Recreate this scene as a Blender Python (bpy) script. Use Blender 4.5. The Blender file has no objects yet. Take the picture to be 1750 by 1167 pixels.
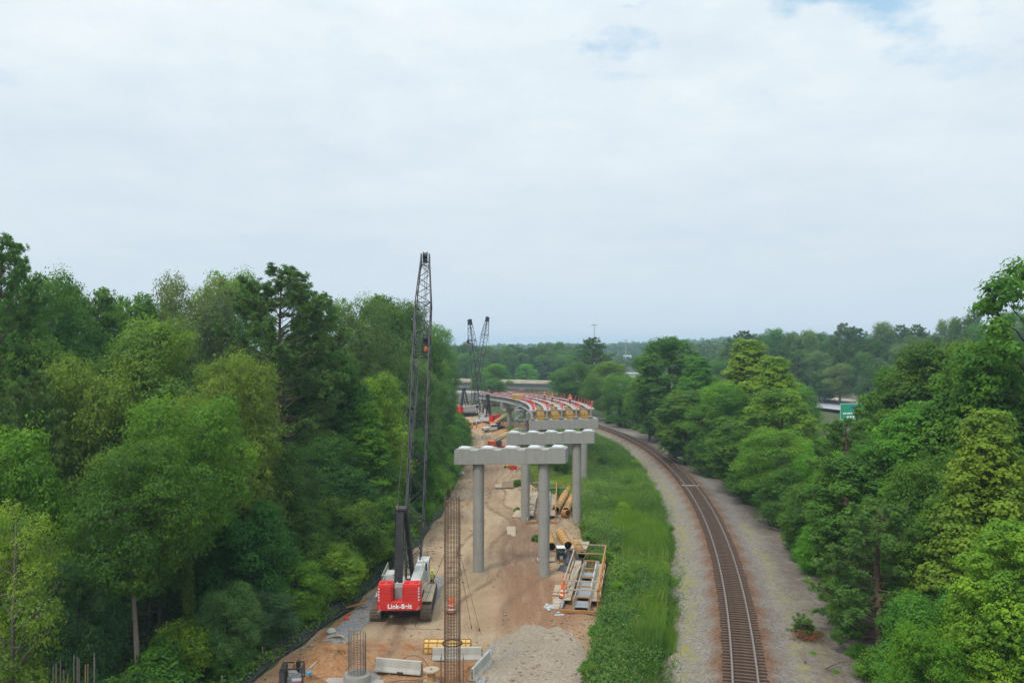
import bpy, bmesh, math, random
import numpy as np
from mathutils import Vector, Matrix

R = math.radians
scene = bpy.context.scene
COL = scene.collection
random.seed(7)

# ------------------------------------------------------------------ camera
F = 1361.0            # focal length in photo pixels (28 mm on a 36 mm wide sensor, 1750 px)
H = 21.5              # camera height above the work site
HOR = 590.0           # photo row of the horizon
cam_data = bpy.data.cameras.new('camera')
cam = bpy.data.objects.new('camera', cam_data)
COL.objects.link(cam)
cam.location = (0, 0, H)
cam.rotation_euler = (R(90), 0, 0)
cam_data.sensor_width = 36
cam_data.lens = 28.0
cam_data.shift_y = 6.5 / 1750
cam_data.clip_start = 0.5
cam_data.clip_end = 9000
scene.camera = cam

# ------------------------------------------------------------------ world, sun, exposure
SUN_DIR = Vector((-0.36, -0.44, 0.82)).normalized()     # towards the sun
world = bpy.data.worlds.new('World')
scene.world = world
world.use_nodes = True
nt = world.node_tree
nt.nodes.clear()
def wn(t, **k):
    n = nt.nodes.new(t)
    for a, b in k.items(): setattr(n, a, b)
    return n
def wmath(op, a, b=None, clamp=False):
    n = wn('ShaderNodeMath', operation=op, use_clamp=clamp)
    for i, s in enumerate((a, b)):
        if s is None: continue
        if isinstance(s, (int, float)): n.inputs[i].default_value = s
        else: nt.links.new(s, n.inputs[i])
    return n.outputs[0]
def wmix(fac, a, b):
    n = wn('ShaderNodeMix', data_type='RGBA')
    for i, s in ((0, fac), (6, a), (7, b)):
        if isinstance(s, (int, float)): n.inputs[i].default_value = s
        elif isinstance(s, tuple): n.inputs[i].default_value = s
        else: nt.links.new(s, n.inputs[i])
    return n.outputs[2]
sky = wn('ShaderNodeTexSky', sky_type='NISHITA')
sky.sun_disc = False
sky.sun_elevation = math.asin(SUN_DIR.z)
sky.sun_rotation = math.atan2(SUN_DIR.x, SUN_DIR.y)
sky.air_density = 1.0; sky.dust_density = 1.5; sky.ozone_density = 1.0
tc = wn('ShaderNodeTexCoord')
sep = wn('ShaderNodeSeparateXYZ'); nt.links.new(tc.outputs['Generated'], sep.inputs[0])
zc = wmath('MAXIMUM', sep.outputs[2], 0.0)
den = wmath('ADD', zc, 0.14)
cu = wmath('DIVIDE', sep.outputs[0], den); cv = wmath('DIVIDE', sep.outputs[1], den)
cmb = wn('ShaderNodeCombineXYZ'); nt.links.new(cu, cmb.inputs[0]); nt.links.new(cv, cmb.inputs[1])
def wnoise(scale, detail, rough, off):
    m = wn('ShaderNodeMapping'); m.inputs['Location'].default_value = off
    nt.links.new(cmb.outputs[0], m.inputs[0])
    n = wn('ShaderNodeTexNoise'); n.inputs['Scale'].default_value = scale
    n.inputs['Detail'].default_value = detail; n.inputs['Roughness'].default_value = rough
    nt.links.new(m.outputs[0], n.inputs['Vector'])
    return n.outputs[0]
n1 = wnoise(1.9, 8, 0.58, (20.4, 9.3, 0))
n2 = wnoise(6.0, 6, 0.6, (1.3, 0.4, 2))
gap = wmath('ADD', wmath('MULTIPLY', n1, 0.8), wmath('MULTIPLY', n2, 0.2))
# gaps in the cloud cover only high up and towards the right of the view
side = wmath('MULTIPLY', wmath('ADD', cu, 0.02), 1.1, True)
high = wmath('MULTIPLY', wmath('ADD', zc, -0.24), 6.0, True)
bias = wmath('MULTIPLY', wmath('MULTIPLY', side, high), 0.13)
mr = wn('ShaderNodeMapRange'); nt.links.new(wmath('ADD', gap, bias), mr.inputs[0])
mr.inputs[1].default_value = 0.585; mr.inputs[2].default_value = 0.70
gapm = wmath('MULTIPLY', wmath('MULTIPLY', mr.outputs[0], high), 1.9, True)
up = wmath('MULTIPLY', zc, 2.6, True)
cl_low, cl_high = (5.02, 5.58, 5.92, 1), (5.68, 6.20, 6.46, 1)
base = wmix(up, cl_low, cl_high)
n3 = wnoise(0.8, 5, 0.55, (8.0, 2.2, 5))
n4 = wnoise(3.4, 7, 0.62, (4.0, 9.2, 1))
var = wmath('ADD', wmath('MULTIPLY', n3, 0.6), wmath('MULTIPLY', n4, 0.4))
mv = wn('ShaderNodeMapRange'); nt.links.new(var, mv.inputs[0])
mv.inputs[1].default_value = 0.36; mv.inputs[2].default_value = 0.64
shade = wmix(wmath('MULTIPLY', mv.outputs[0], up), (0.83, 0.875, 0.93, 1), (1.10, 1.07, 1.05, 1))
mul = wn('ShaderNodeMix', data_type='RGBA', blend_type='MULTIPLY'); mul.inputs[0].default_value = 1
nt.links.new(base, mul.inputs[6]); nt.links.new(shade, mul.inputs[7])
skyb = wmix(0.75, sky.outputs[0], (3.3, 5.0, 6.3, 1))
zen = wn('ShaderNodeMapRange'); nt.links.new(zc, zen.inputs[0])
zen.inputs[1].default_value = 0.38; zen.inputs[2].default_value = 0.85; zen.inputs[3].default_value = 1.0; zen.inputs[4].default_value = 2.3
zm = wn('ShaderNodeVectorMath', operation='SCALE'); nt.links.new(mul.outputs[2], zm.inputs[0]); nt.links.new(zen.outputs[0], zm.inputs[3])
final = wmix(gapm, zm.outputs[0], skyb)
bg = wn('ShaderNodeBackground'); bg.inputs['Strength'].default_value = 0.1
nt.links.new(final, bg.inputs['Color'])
wo = wn('ShaderNodeOutputWorld'); nt.links.new(bg.outputs[0], wo.inputs[0])

sun_data = bpy.data.lights.new('sun', 'SUN')
sun_data.energy = 1.5
sun_data.angle = R(10)
sun_data.color = (1.0, 0.95, 0.87)
sun = bpy.data.objects.new('sun', sun_data)
COL.objects.link(sun)
sun.location = (0, 0, 200)
sun.rotation_euler = SUN_DIR.to_track_quat('Z', 'Y').to_euler()

scene.view_settings.view_transform = 'Standard'
scene.view_settings.look = 'None'
scene.view_settings.exposure = 0.60
scene.view_settings.gamma = 1.0
try:
    scene.cycles.max_bounces = 10
    scene.cycles.diffuse_bounces = 5
    scene.cycles.transmission_bounces = 6
    scene.cycles.use_denoising = True
    scene.cycles.denoising_prefilter = 'NONE'
except Exception:
    pass

# ------------------------------------------------------------------ helpers
def px(x, y, z=0.0):
    """World point at height z seen at photo pixel (x, y)."""
    Y = F * (H - z) / (y - HOR)
    return Vector(((x - 875.0) * Y / F, Y, z))
def pxy(x, y, Y):
    """World point at depth Y seen at photo pixel (x, y)."""
    return Vector(((x - 875.0) * Y / F, Y, H - (y - HOR) * Y / F))

def tag(o, label=None, cat=None, group=None, kind=None):
    if label: o['label'] = label
    if cat: o['category'] = cat
    if group: o['group'] = group
    if kind: o['kind'] = kind
    return o
def empty(name, loc=(0, 0, 0), rz=0.0, label=None, cat=None, group=None):
    o = bpy.data.objects.new(name, None)
    o.empty_display_size = 0.5
    COL.objects.link(o)
    o.location = loc; o.rotation_euler = (0, 0, rz)
    return tag(o, label, cat, group)
def np_mesh(name, verts, faces, tone=None, smooth=False):
    """verts (n,3), faces (m,k) with k constant."""
    me = bpy.data.meshes.new(name)
    v = np.asarray(verts, dtype=np.float32); f = np.asarray(faces, dtype=np.int32)
    me.vertices.add(len(v)); me.vertices.foreach_set('co', v.ravel())
    k = f.shape[1]
    me.loops.add(f.size); me.loops.foreach_set('vertex_index', f.ravel())
    me.polygons.add(len(f))
    me.polygons.foreach_set('loop_start', np.arange(0, f.size, k, dtype=np.int32))
    me.polygons.foreach_set('loop_total', np.full(len(f), k, dtype=np.int32))
    if smooth: me.polygons.foreach_set('use_smooth', np.ones(len(f), dtype=bool))
    if tone is not None:
        a = me.attributes.new('tone', 'FLOAT', 'FACE')
        a.data.foreach_set('value', np.asarray(tone, dtype=np.float32))
    me.update(calc_edges=True)
    return me
def link(name, me, mat=None, parent=None, loc=None):
    o = bpy.data.objects.new(name, me)
    if mat is not None and len(me.materials) == 0: me.materials.append(mat)
    COL.objects.link(o)
    if parent is not None: o.parent = parent
    if loc is not None: o.location = loc
    return o
def copy_tree(o, parent=None):
    c = o.copy(); COL.objects.link(c)
    if parent is not None: c.parent = parent
    for ch in [k for k in o.children]: copy_tree(ch, c)
    return c

class MB:
    """Collects shapes and links them as one mesh object."""
    def __init__(s): s.v = []; s.f = []
    def add(s, vs, fs):
        b = len(s.v); s.v += [tuple(p) for p in vs]; s.f += [tuple(i + b for i in f) for f in fs]; return s
    def box(s, c, d, rz=0.0, rx=0.0, ry=0.0):
        M = Matrix.Translation(Vector(c)) @ Matrix.Rotation(rz, 4, 'Z') @ Matrix.Rotation(ry, 4, 'Y') @ Matrix.Rotation(rx, 4, 'X')
        h = [x / 2 for x in d]
        vs = [M @ Vector((sx * h[0], sy * h[1], sz * h[2])) for sx in (-1, 1) for sy in (-1, 1) for sz in (-1, 1)]
        return s.add(vs, [(0, 1, 3, 2), (4, 6, 7, 5), (0, 4, 5, 1), (2, 3, 7, 6), (0, 2, 6, 4), (1, 5, 7, 3)])
    def bar(s, a, b, w, h=None, upv=(0, 0, 1)):
        a = Vector(a); b = Vector(b); h = w if h is None else h
        d = (b - a).normalized(); u = Vector(upv)
        if abs(d.dot(u)) > 0.98: u = Vector((0, 1, 0))
        r = d.cross(u).normalized(); u = r.cross(d)
        vs = [p + r * (i * w / 2) + u * (j * h / 2) for p in (a, b) for i, j in ((-1, -1), (1, -1), (1, 1), (-1, 1))]
        return s.add(vs, [(3, 2, 1, 0), (4, 5, 6, 7), (0, 1, 5, 4), (1, 2, 6, 5), (2, 3, 7, 6), (3, 0, 4, 7)])
    def tube(s, pts, r, n=8, caps=True):
        pts = [Vector(p) for p in pts]
        rs = r if isinstance(r, (list, tuple)) else [r] * len(pts)
        vs = []; fs = []
        t0 = (pts[1] - pts[0]).normalized()
        u = t0.orthogonal().normalized()
        for i, p in enumerate(pts):
            if i == 0: t = (pts[1] - p)
            elif i == len(pts) - 1: t = (p - pts[i - 1])
            else: t = pts[i + 1] - pts[i - 1]
            t = t.normalized()
            u = (u - t * u.dot(t)).normalized(); w = t.cross(u)
            for k in range(n):
                a = 2 * math.pi * k / n
                vs.append(p + (u * math.cos(a) + w * math.sin(a)) * rs[i])
        for i in range(len(pts) - 1):
            for k in range(n):
                k2 = (k + 1) % n
                fs.append((i * n + k, i * n + k2, (i + 1) * n + k2, (i + 1) * n + k))
        if caps:
            fs.append(tuple(range(n - 1, -1, -1))); fs.append(tuple((len(pts) - 1) * n + k for k in range(n)))
        return s.add(vs, fs)
    def lathe(s, prof, c=(0, 0, 0), n=24, M=None):
        vs = []; fs = []
        for (r, z) in prof:
            for k in range(n):
                a = 2 * math.pi * k / n
                p = Vector((r * math.cos(a), r * math.sin(a), z))
                if M is not None: p = M @ p
                vs.append(p + Vector(c))
        for i in range(len(prof) - 1):
            for k in range(n):
                k2 = (k + 1) % n
                fs.append((i * n + k, i * n + k2, (i + 1) * n + k2, (i + 1) * n + k))
        return s.add(vs, fs)
    def prism(s, poly, M, depth):
        """poly in local XY, extruded along local Z by depth, placed by matrix M."""
        n = len(poly)
        vs = [M @ Vector((x, y, 0)) for x, y in poly] + [M @ Vector((x, y, depth)) for x, y in poly]
        fs = [tuple(range(n - 1, -1, -1)), tuple(range(n, 2 * n))]
        fs += [(i, (i + 1) % n, n + (i + 1) % n, n + i) for i in range(n)]
        return s.add(vs, fs)
    def ring(s, c, r, t, n=20, M=None):
        """Thin round hoop of bar radius t."""
        pts = []
        for k in range(n + 1):
            a = 2 * math.pi * k / n
            p = Vector((r * math.cos(a), r * math.sin(a), 0))
            if M is not None: p = M @ p
            pts.append(p + Vector(c))
        return s.tube(pts, t, 4, False)
    def build(s, name, mat, parent=None, smooth=False, bevel=0.0, loc=None):
        me = bpy.data.meshes.new(name)
        me.from_pydata(s.v, [], s.f)
        bm = bmesh.new(); bm.from_mesh(me); bmesh.ops.recalc_face_normals(bm, faces=bm.faces); bm.to_mesh(me); bm.free()
        if smooth:
            me.polygons.foreach_set('use_smooth', [True] * len(me.polygons))
            try: me.set_sharp_from_angle(angle=R(40))
            except Exception: pass
        o = link(name, me, mat, parent, loc)
        if bevel:
            m = o.modifiers.new('bevel', 'BEVEL'); m.width = bevel; m.segments = 2; m.limit_method = 'ANGLE'
        return o

# ------------------------------------------------------------------ materials
class NT:
    def __init__(s, name):
        s.m = bpy.data.materials.new(name); s.m.use_nodes = True
        s.t = s.m.node_tree; s.t.nodes.clear()
        s.out = s.n('ShaderNodeOutputMaterial')
    def n(s, typ, **k):
        n = s.t.nodes.new(typ)
        for a, b in k.items(): setattr(n, a, b)
        return n
    def set(s, sock, v):
        if isinstance(v, bpy.types.NodeSocket): s.t.links.new(v, sock)
        elif isinstance(v, (tuple, list)) and len(v) == 3 and sock.type == 'RGBA': sock.default_value = (*v, 1)
        else: sock.default_value = v
    def math(s, op, a, b=0.0, clamp=False):
        n = s.n('ShaderNodeMath', operation=op, use_clamp=clamp)
        s.set(n.inputs[0], a); s.set(n.inputs[1], b); return n.outputs[0]
    def mix(s, fac, a, b, blend='MIX'):
        n = s.n('ShaderNodeMix', data_type='RGBA', blend_type=blend)
        s.set(n.inputs[0], fac); s.set(n.inputs[6], a); s.set(n.inputs[7], b); return n.outputs[2]
    def coord(s, which='Object', scale=(1, 1, 1)):
        c = s.n('ShaderNodeTexCoord'); m = s.n('ShaderNodeMapping')
        m.inputs['Scale'].default_value = scale
        s.t.links.new(c.outputs[which], m.inputs[0]); return m.outputs[0]
    def noise(s, scale, detail=4, rough=0.55, vec=None, out=0):
        n = s.n('ShaderNodeTexNoise')
        n.inputs['Scale'].default_value = scale; n.inputs['Detail'].default_value = detail; n.inputs['Roughness'].default_value = rough
        if vec is not None: s.t.links.new(vec, n.inputs['Vector'])
        return n.outputs[out]
    def ramp(s, v, lo, hi):
        n = s.n('ShaderNodeMapRange'); s.set(n.inputs[0], v)
        n.inputs[1].default_value = lo; n.inputs[2].default_value = hi; return n.outputs[0]
    def attr(s, name):
        n = s.n('ShaderNodeAttribute'); n.attribute_name = name; return n.outputs['Fac']
    def bump(s, h, strength=0.4, dist=0.05):
        n = s.n('ShaderNodeBump'); n.inputs['Strength'].default_value = strength; n.inputs['Distance'].default_value = dist
        s.t.links.new(h, n.inputs['Height']); return n.outputs[0]
    def bsdf(s, col, rough=0.7, metal=0.0, spec=0.5, normal=None):
        p = s.n('ShaderNodeBsdfPrincipled')
        s.set(p.inputs['Base Color'], col); s.set(p.inputs['Roughness'], rough); s.set(p.inputs['Metallic'], metal)
        s.set(p.inputs['Specular IOR Level'], spec)
        if normal is not None: s.t.links.new(normal, p.inputs['Normal'])
        s.t.links.new(p.outputs[0], s.out.inputs[0]); s.p = p
        return s.m

def paint(name, col, rough=0.45, wear=0.25, dirt=(0.22, 0.15, 0.09), scale=2.0, metal=0.0, spec=0.4):
    t = NT(name); v = t.coord('Object')
    a = t.ramp(t.noise(scale, 6, 0.65, v), 0.48, 0.75)
    b = t.noise(scale * 6, 3, 0.6, v)
    c = t.mix(t.math('MULTIPLY', a, wear), col, dirt)
    c = t.mix(t.math('MULTIPLY', b, 0.25), c, tuple(x * 0.72 for x in col))
    return t.bsdf(c, t.math('ADD', t.math('MULTIPLY', a, 0.2), rough), metal, spec)

def mat_concrete(name, col, stain=0.35, seams=0.0, panel=0.0):
    t = NT(name); v = t.coord('Object'); vs = t.coord('Object', (1, 1, 0.16))
    streak = t.ramp(t.noise(2.2, 6, 0.65, vs), 0.42, 0.72)
    blot = t.ramp(t.noise(0.7, 5, 0.6, v), 0.35, 0.7)
    fine = t.noise(14, 4, 0.7, v)
    c = t.mix(t.math('MULTIPLY', streak, stain), col, tuple(x * k for x, k in zip(col, (0.66, 0.62, 0.56))))
    c = t.mix(t.math('MULTIPLY', blot, 0.3), c, tuple(x * 1.12 for x in col))
    c = t.mix(t.math('MULTIPLY', fine, 0.35), c, tuple(x * 0.8 for x in col))
    if seams:
        sp = t.n('ShaderNodeSeparateXYZ'); t.t.links.new(v, sp.inputs[0])
        fr = t.math('ABSOLUTE', t.math('SUBTRACT', t.math('FRACT', t.math('DIVIDE', t.math('ADD', sp.outputs[2], 50.0), seams)), 0.5))
        c = t.mix(t.math('MULTIPLY', t.ramp(fr, 0.490, 0.496), 0.55), c, tuple(x * 0.55 for x in col))
        band = t.noise(0.45, 2, 0.5, t.coord('Object', (0.02, 0.02, 1.0)))
        c = t.mix(t.math('MULTIPLY', t.ramp(band, 0.45, 0.6), 0.35), c, tuple(x * k for x, k in zip(col, (0.80, 0.77, 0.72))))
        rs = t.ramp(t.noise(1.4, 5, 0.7, t.coord('Object', (1.5, 1.5, 0.10))), 0.54, 0.70)
        c = t.mix(t.math('MULTIPLY', rs, 0.5), c, tuple(x * k for x, k in zip(col, (0.74, 0.64, 0.53))))
    if panel:
        sp = t.n('ShaderNodeSeparateXYZ'); t.t.links.new(v, sp.inputs[0])
        fr = t.math('ABSOLUTE', t.math('SUBTRACT', t.math('FRACT', t.math('DIVIDE', t.math('ADD', sp.outputs[0], 60.4), panel)), 0.5))
        c = t.mix(t.math('MULTIPLY', t.ramp(fr, 0.488, 0.498), 0.5), c, tuple(x * 0.6 for x in col))
        dn = t.ramp(t.noise(1.3, 5, 0.7, t.coord('Object', (1.6, 1, 0.25))), 0.55, 0.78)
        c = t.mix(t.math('MULTIPLY', dn, 0.4), c, tuple(x * k for x, k in zip(col, (0.62, 0.60, 0.57))))
    return t.bsdf(c, 0.85, 0, 0.25, t.bump(fine, 0.25, 0.02))

def mat_leaf(name, trans=0.48):
    t = NT(name)
    oi = t.n('ShaderNodeObjectInfo')
    tone = t.attr('tone')
    c = oi.outputs['Color']
    yel = t.mix(1.0, c, (1.40, 1.26, 0.80), 'MULTIPLY')
    drk = t.mix(1.0, c, (0.62, 0.72, 0.85), 'MULTIPLY')
    c = t.mix(t.ramp(tone, 0.0, 0.5), drk, c)
    c = t.mix(t.ramp(tone, 0.5, 1.0), c, yel)
    p = t.n('ShaderNodeBsdfPrincipled')
    t.set(p.inputs['Base Color'], c); p.inputs['Roughness'].default_value = 0.55; p.inputs['Specular IOR Level'].default_value = 0.10
    tr = t.n('ShaderNodeBsdfTranslucent')
    t.set(tr.inputs['Color'], t.mix(1.0, c, (1.25, 1.2, 0.55), 'MULTIPLY'))
    mx = t.n('ShaderNodeMixShader'); mx.inputs[0].default_value = trans
    t.t.links.new(p.outputs[0], mx.inputs[1]); t.t.links.new(tr.outputs[0], mx.inputs[2])
    t.t.links.new(mx.outputs[0], t.out.inputs[0])
    return t.m

def mat_bark(name, col):
    t = NT(name); v = t.coord('Object', (3, 3, 0.7))
    n = t.noise(3.0, 6, 0.7, v)
    c = t.mix(t.ramp(n, 0.35, 0.7), tuple(x * 0.55 for x in col), col)
    return t.bsdf(c, 0.9, 0, 0.15, t.bump(n, 0.6, 0.05))

def mat_dirt():
    t = NT('site dirt'); v = t.coord('Object'); vl = t.coord('Object', (1.0, 0.16, 1))
    tan, pale, red, brown = (0.325, 0.225, 0.134), (0.41, 0.305, 0.200), (0.31, 0.128, 0.052), (0.20, 0.115, 0.066)
    c = t.mix(t.ramp(t.noise(0.16, 6, 0.6, v), 0.40, 0.60), tan, pale)
    c = t.mix(t.math('MULTIPLY', t.ramp(t.noise(0.7, 6, 0.65, vl), 0.5, 0.72), 0.55), c, brown)
    c = t.mix(t.math('MULTIPLY', t.attr('lane'), 0.7), c, (0.44, 0.325, 0.21))
    c = t.mix(t.math('MULTIPLY', t.attr('churn'), t.ramp(t.noise(1.3, 7, 0.72, vl), 0.22, 0.52)), c, (0.235, 0.14, 0.088))
    c = t.mix(t.math('MULTIPLY', t.attr('red'), t.ramp(t.noise(0.9, 7, 0.7, v), 0.3, 0.6)), c, red)
    c = t.mix(t.math('MULTIPLY', t.attr('rut'), t.ramp(t.noise(0.6, 5, 0.65, v), 0.3, 0.6)), c, (0.20, 0.125, 0.078))
    f = t.noise(5.0, 6, 0.75, v)
    c = t.mix(t.math('MULTIPLY', t.ramp(f, 0.5, 0.75), 0.5), c, (0.20, 0.13, 0.08))
    c = t.mix(t.math('MULTIPLY', t.ramp(t.noise(2.2, 5, 0.7, v), 0.6, 0.8), 0.35), c, (0.42, 0.33, 0.235))
    h = t.math('ADD', t.math('MULTIPLY', f, 0.5), t.noise(1.5, 7, 0.7, vl))
    return t.bsdf(c, 0.95, 0, 0.12, t.bump(h, 1.0, 0.30))
def mat_spoil():
    t = NT('red spoil'); v = t.coord('Object')
    n = t.noise(1.6, 8, 0.72, v)
    c = t.mix(t.ramp(n, 0.35, 0.68), (0.42, 0.185, 0.07), (0.46, 0.30, 0.17))
    c = t.mix(t.ramp(t.noise(4.0, 6, 0.75, v), 0.52, 0.7), c, (0.20, 0.09, 0.045))
    return t.bsdf(c, 0.95, 0, 0.1, t.bump(t.noise(3.0, 8, 0.75, v), 1.0, 0.3))
def mat_gravel(name, a, b, scale=5.0):
    t = NT(name); v = t.coord('Object')
    vo = t.n('ShaderNodeTexVoronoi'); vo.inputs['Scale'].default_value = scale
    t.t.links.new(v, vo.inputs['Vector'])
    sepc = t.n('ShaderNodeSeparateColor'); t.t.links.new(vo.outputs['Color'], sepc.inputs[0])
    c = t.mix(sepc.outputs[0], a, b)
    c = t.mix(t.math('MULTIPLY', t.ramp(t.noise(0.35, 6, 0.65, v), 0.42, 0.68), 0.5), c, tuple(x * y for x, y in zip(a, (1.05, 0.92, 0.8))))
    return t.bsdf(c, 0.95, 0, 0.15, t.bump(vo.outputs['Distance'], 0.7, 0.06))
def mat_ballast():
    t = NT('track ballast'); v = t.coord('Object')
    vo = t.n('ShaderNodeTexVoronoi'); vo.inputs['Scale'].default_value = 7.0
    t.t.links.new(v, vo.inputs['Vector'])
    sepc = t.n('ShaderNodeSeparateColor'); t.t.links.new(vo.outputs['Color'], sepc.inputs[0])
    g = t.mix(sepc.outputs[0], (0.11, 0.096, 0.083), (0.235, 0.21, 0.185))
    g = t.mix(t.math('MULTIPLY', t.ramp(t.noise(0.4, 6, 0.7, v), 0.4, 0.66), 0.45), g, (0.145, 0.115, 0.092))
    rust = t.mix(sepc.outputs[1], (0.085, 0.043, 0.024), (0.175, 0.095, 0.054))
    c = t.mix(t.attr('rust'), g, rust)
    c = t.mix(t.math('MULTIPLY', t.attr('litter'), t.ramp(t.noise(0.8, 6, 0.7, v), 0.3, 0.6)), c, (0.105, 0.08, 0.06))
    w = t.math('MULTIPLY', t.attr('weed'), t.ramp(t.noise(0.9, 7, 0.75, v), 0.47, 0.60))
    c = t.mix(w, c, t.mix(t.noise(2.5, 3, 0.6, v), (0.13, 0.15, 0.04), (0.27, 0.225, 0.085)))
    return t.bsdf(c, 0.95, 0, 0.15, t.bump(vo.outputs['Distance'], 0.8, 0.06))
def mat_ground():
    t = NT('ground'); v = t.coord('Object')
    n = t.noise(0.25, 7, 0.65, v)
    c = t.mix(t.ramp(n, 0.4, 0.62), (0.045, 0.075, 0.02), (0.09, 0.068, 0.04))
    c = t.mix(t.ramp(t.noise(1.7, 6, 0.7, v), 0.5, 0.7), c, (0.05, 0.09, 0.022))
    return t.bsdf(c, 0.95, 0, 0.1, t.bump(t.noise(2.0, 6, 0.7, v), 0.8, 0.2))
def mat_wood(name, a, b, sc=(1, 1, 1)):
    t = NT(name); v = t.coord('Object', sc)
    n = t.noise(2.6, 6, 0.65, v)
    c = t.mix(t.ramp(n, 0.35, 0.68), a, b)
    c = t.mix(t.math('MULTIPLY', t.ramp(t.noise(0.9, 4, 0.6, v), 0.5, 0.75), 0.4), c, tuple(x * 0.55 for x in a))
    return t.bsdf(c, 0.8, 0, 0.2)
def mat_asphalt(name, a):
    t = NT(name); v = t.coord('Object')
    c = t.mix(t.ramp(t.noise(0.2, 6, 0.6, v), 0.4, 0.65), a, tuple(x * 1.3 for x in a))
    return t.bsdf(c, 0.9, 0, 0.2)

M = {}
M['concrete'] = mat_concrete('cap concrete', (0.285, 0.277, 0.255), 0.45, 0, 2.66)
M['column'] = mat_concrete('column concrete', (0.31, 0.298, 0.270), 0.75, 3.05)
M['old_concrete'] = mat_concrete('old concrete', (0.25, 0.24, 0.215), 0.6)
M['barrier'] = mat_concrete('barrier concrete', (0.39, 0.375, 0.33), 0.6)
M['seat_plate'] = paint('bearing plate', (0.62, 0.64, 0.66), 0.4, 0.2)
M['girder'] = mat_concrete('girder concrete', (0.30, 0.295, 0.28), 0.3)
M['red'] = paint('red paint', (0.58, 0.024, 0.022), 0.45, 0.34)
M['white'] = paint('white paint', (0.52, 0.52, 0.49), 0.45, 0.45)
M['letter'] = paint('white lettering', (0.82, 0.82, 0.80), 0.4, 0.05)
M['grey_paint'] = paint('grey paint', (0.42, 0.42, 0.40), 0.45, 0.35)
M['black'] = paint('black paint', (0.022, 0.022, 0.024), 0.45, 0.2)
M['boom'] = paint('boom steel', (0.018, 0.019, 0.023), 0.45, 0.35, (0.12, 0.06, 0.035))
M['track_pad'] = paint('muddy track pads', (0.13, 0.10, 0.075), 0.8, 0.8, (0.30, 0.20, 0.12), 3.0)
M['steel'] = paint('steel', (0.26, 0.27, 0.28), 0.45, 0.3, metal=0.3)
M['rope'] = paint('wire rope', (0.06, 0.06, 0.06), 0.6, 0.2)
M['rebar'] = paint('rusty rebar', (0.13, 0.075, 0.048), 0.8, 0.7, (0.24, 0.115, 0.055), 1.5)
M['rebar_grey'] = paint('weathered rebar', (0.13, 0.115, 0.10), 0.8, 0.6, (0.28, 0.12, 0.05), 0.8)
M['orange'] = paint('orange paint', (0.72, 0.13, 0.03), 0.45, 0.15)
M['safety_red'] = paint('safety red', (0.62, 0.045, 0.045), 0.5, 0.1)
M['boom_tan'] = paint('cream boom paint', (0.60, 0.50, 0.27), 0.5, 0.25)
M['yellow'] = paint('yellow paint', (0.70, 0.50, 0.03), 0.45, 0.1)
M['form_ply'] = mat_wood('ochre form ply', (0.46, 0.29, 0.10), (0.56, 0.38, 0.16))
M['tube_ply'] = mat_wood('tube form wood', (0.36, 0.20, 0.075), (0.50, 0.32, 0.15))
M['form_yellow'] = mat_wood('yellow form sheet', (0.52, 0.32, 0.09), (0.60, 0.41, 0.15))
M['rust_steel'] = paint('rust steel', (0.36, 0.17, 0.05), 0.7, 0.5, (0.18, 0.08, 0.03), 2.5)
M['lumber'] = mat_wood('grey lumber', (0.31, 0.24, 0.165), (0.42, 0.345, 0.255), (1, 4, 4))
M['tie'] = mat_wood('creosote ties', (0.055, 0.034, 0.024), (0.13, 0.085, 0.06), (0.6, 3, 3))
M['rail'] = paint('rail steel', (0.20, 0.15, 0.125), 0.45, 0.4, (0.14, 0.06, 0.03), 0.6, 0.3)
M['rail_head'] = paint('polished rail head', (0.22, 0.20, 0.19), 0.5, 0.5, (0.16, 0.09, 0.06), metal=0.3)
M['fabric'] = paint('black filter fabric', (0.030, 0.031, 0.034), 0.85, 0.45, (0.16, 0.12, 0.09), 1.2)
M['tarp'] = paint('dark tarp', (0.07, 0.072, 0.08), 0.6, 0.3)
M['glass'] = paint('dark glass', (0.02, 0.025, 0.03), 0.1, 0.0, spec=0.6)
M['tyre'] = paint('tyre rubber', (0.018, 0.018, 0.018), 0.8, 0.3)
M['skin'] = paint('skin', (0.42, 0.25, 0.17), 0.6, 0.0)
M['denim'] = paint('work trousers', (0.05, 0.065, 0.10), 0.9, 0.2)
M['shirt'] = paint('work shirt', (0.16, 0.15, 0.14), 0.9, 0.2)
M['hivis'] = paint('hi-vis yellow', (0.62, 0.72, 0.05), 0.7, 0.05)
M['hivis_orange'] = paint('hi-vis orange', (0.85, 0.20, 0.03), 0.7, 0.05)
M['hat'] = paint('yellow hard hat', (0.78, 0.74, 0.03), 0.35, 0.05)
M['reflect'] = paint('white band', (0.80, 0.80, 0.78), 0.4, 0.05)
M['green_sign'] = paint('green sign sheet', (0.005, 0.29, 0.14), 0.4, 0.03)
M['galv'] = paint('galvanised steel', (0.42, 0.44, 0.45), 0.4, 0.1, metal=0.4)
M['blue'] = paint('blue paint', (0.03, 0.12, 0.42), 0.45, 0.1)
M['bluedrum'] = paint('pale blue plastic', (0.12, 0.36, 0.55), 0.45, 0.1)
M['leaf'] = mat_leaf('leaf')
M['needle'] = mat_leaf('needle', 0.15)
M['grass'] = mat_leaf('grass blade', 0.35)
M['bark_grey'] = mat_bark('grey bark', (0.20, 0.17, 0.135))
M['bark_pine'] = mat_bark('pine bark', (0.17, 0.115, 0.08))
M['bark_dark'] = mat_bark('dark bark', (0.09, 0.07, 0.05))
M['dirt'] = mat_dirt(); M['spoil'] = mat_spoil(); M['ballast'] = mat_ballast(); M['ground'] = mat_ground()
M['gravel_grey'] = mat_gravel('grey gravel', (0.15, 0.148, 0.15), (0.29, 0.285, 0.28), 9.0)
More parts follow.
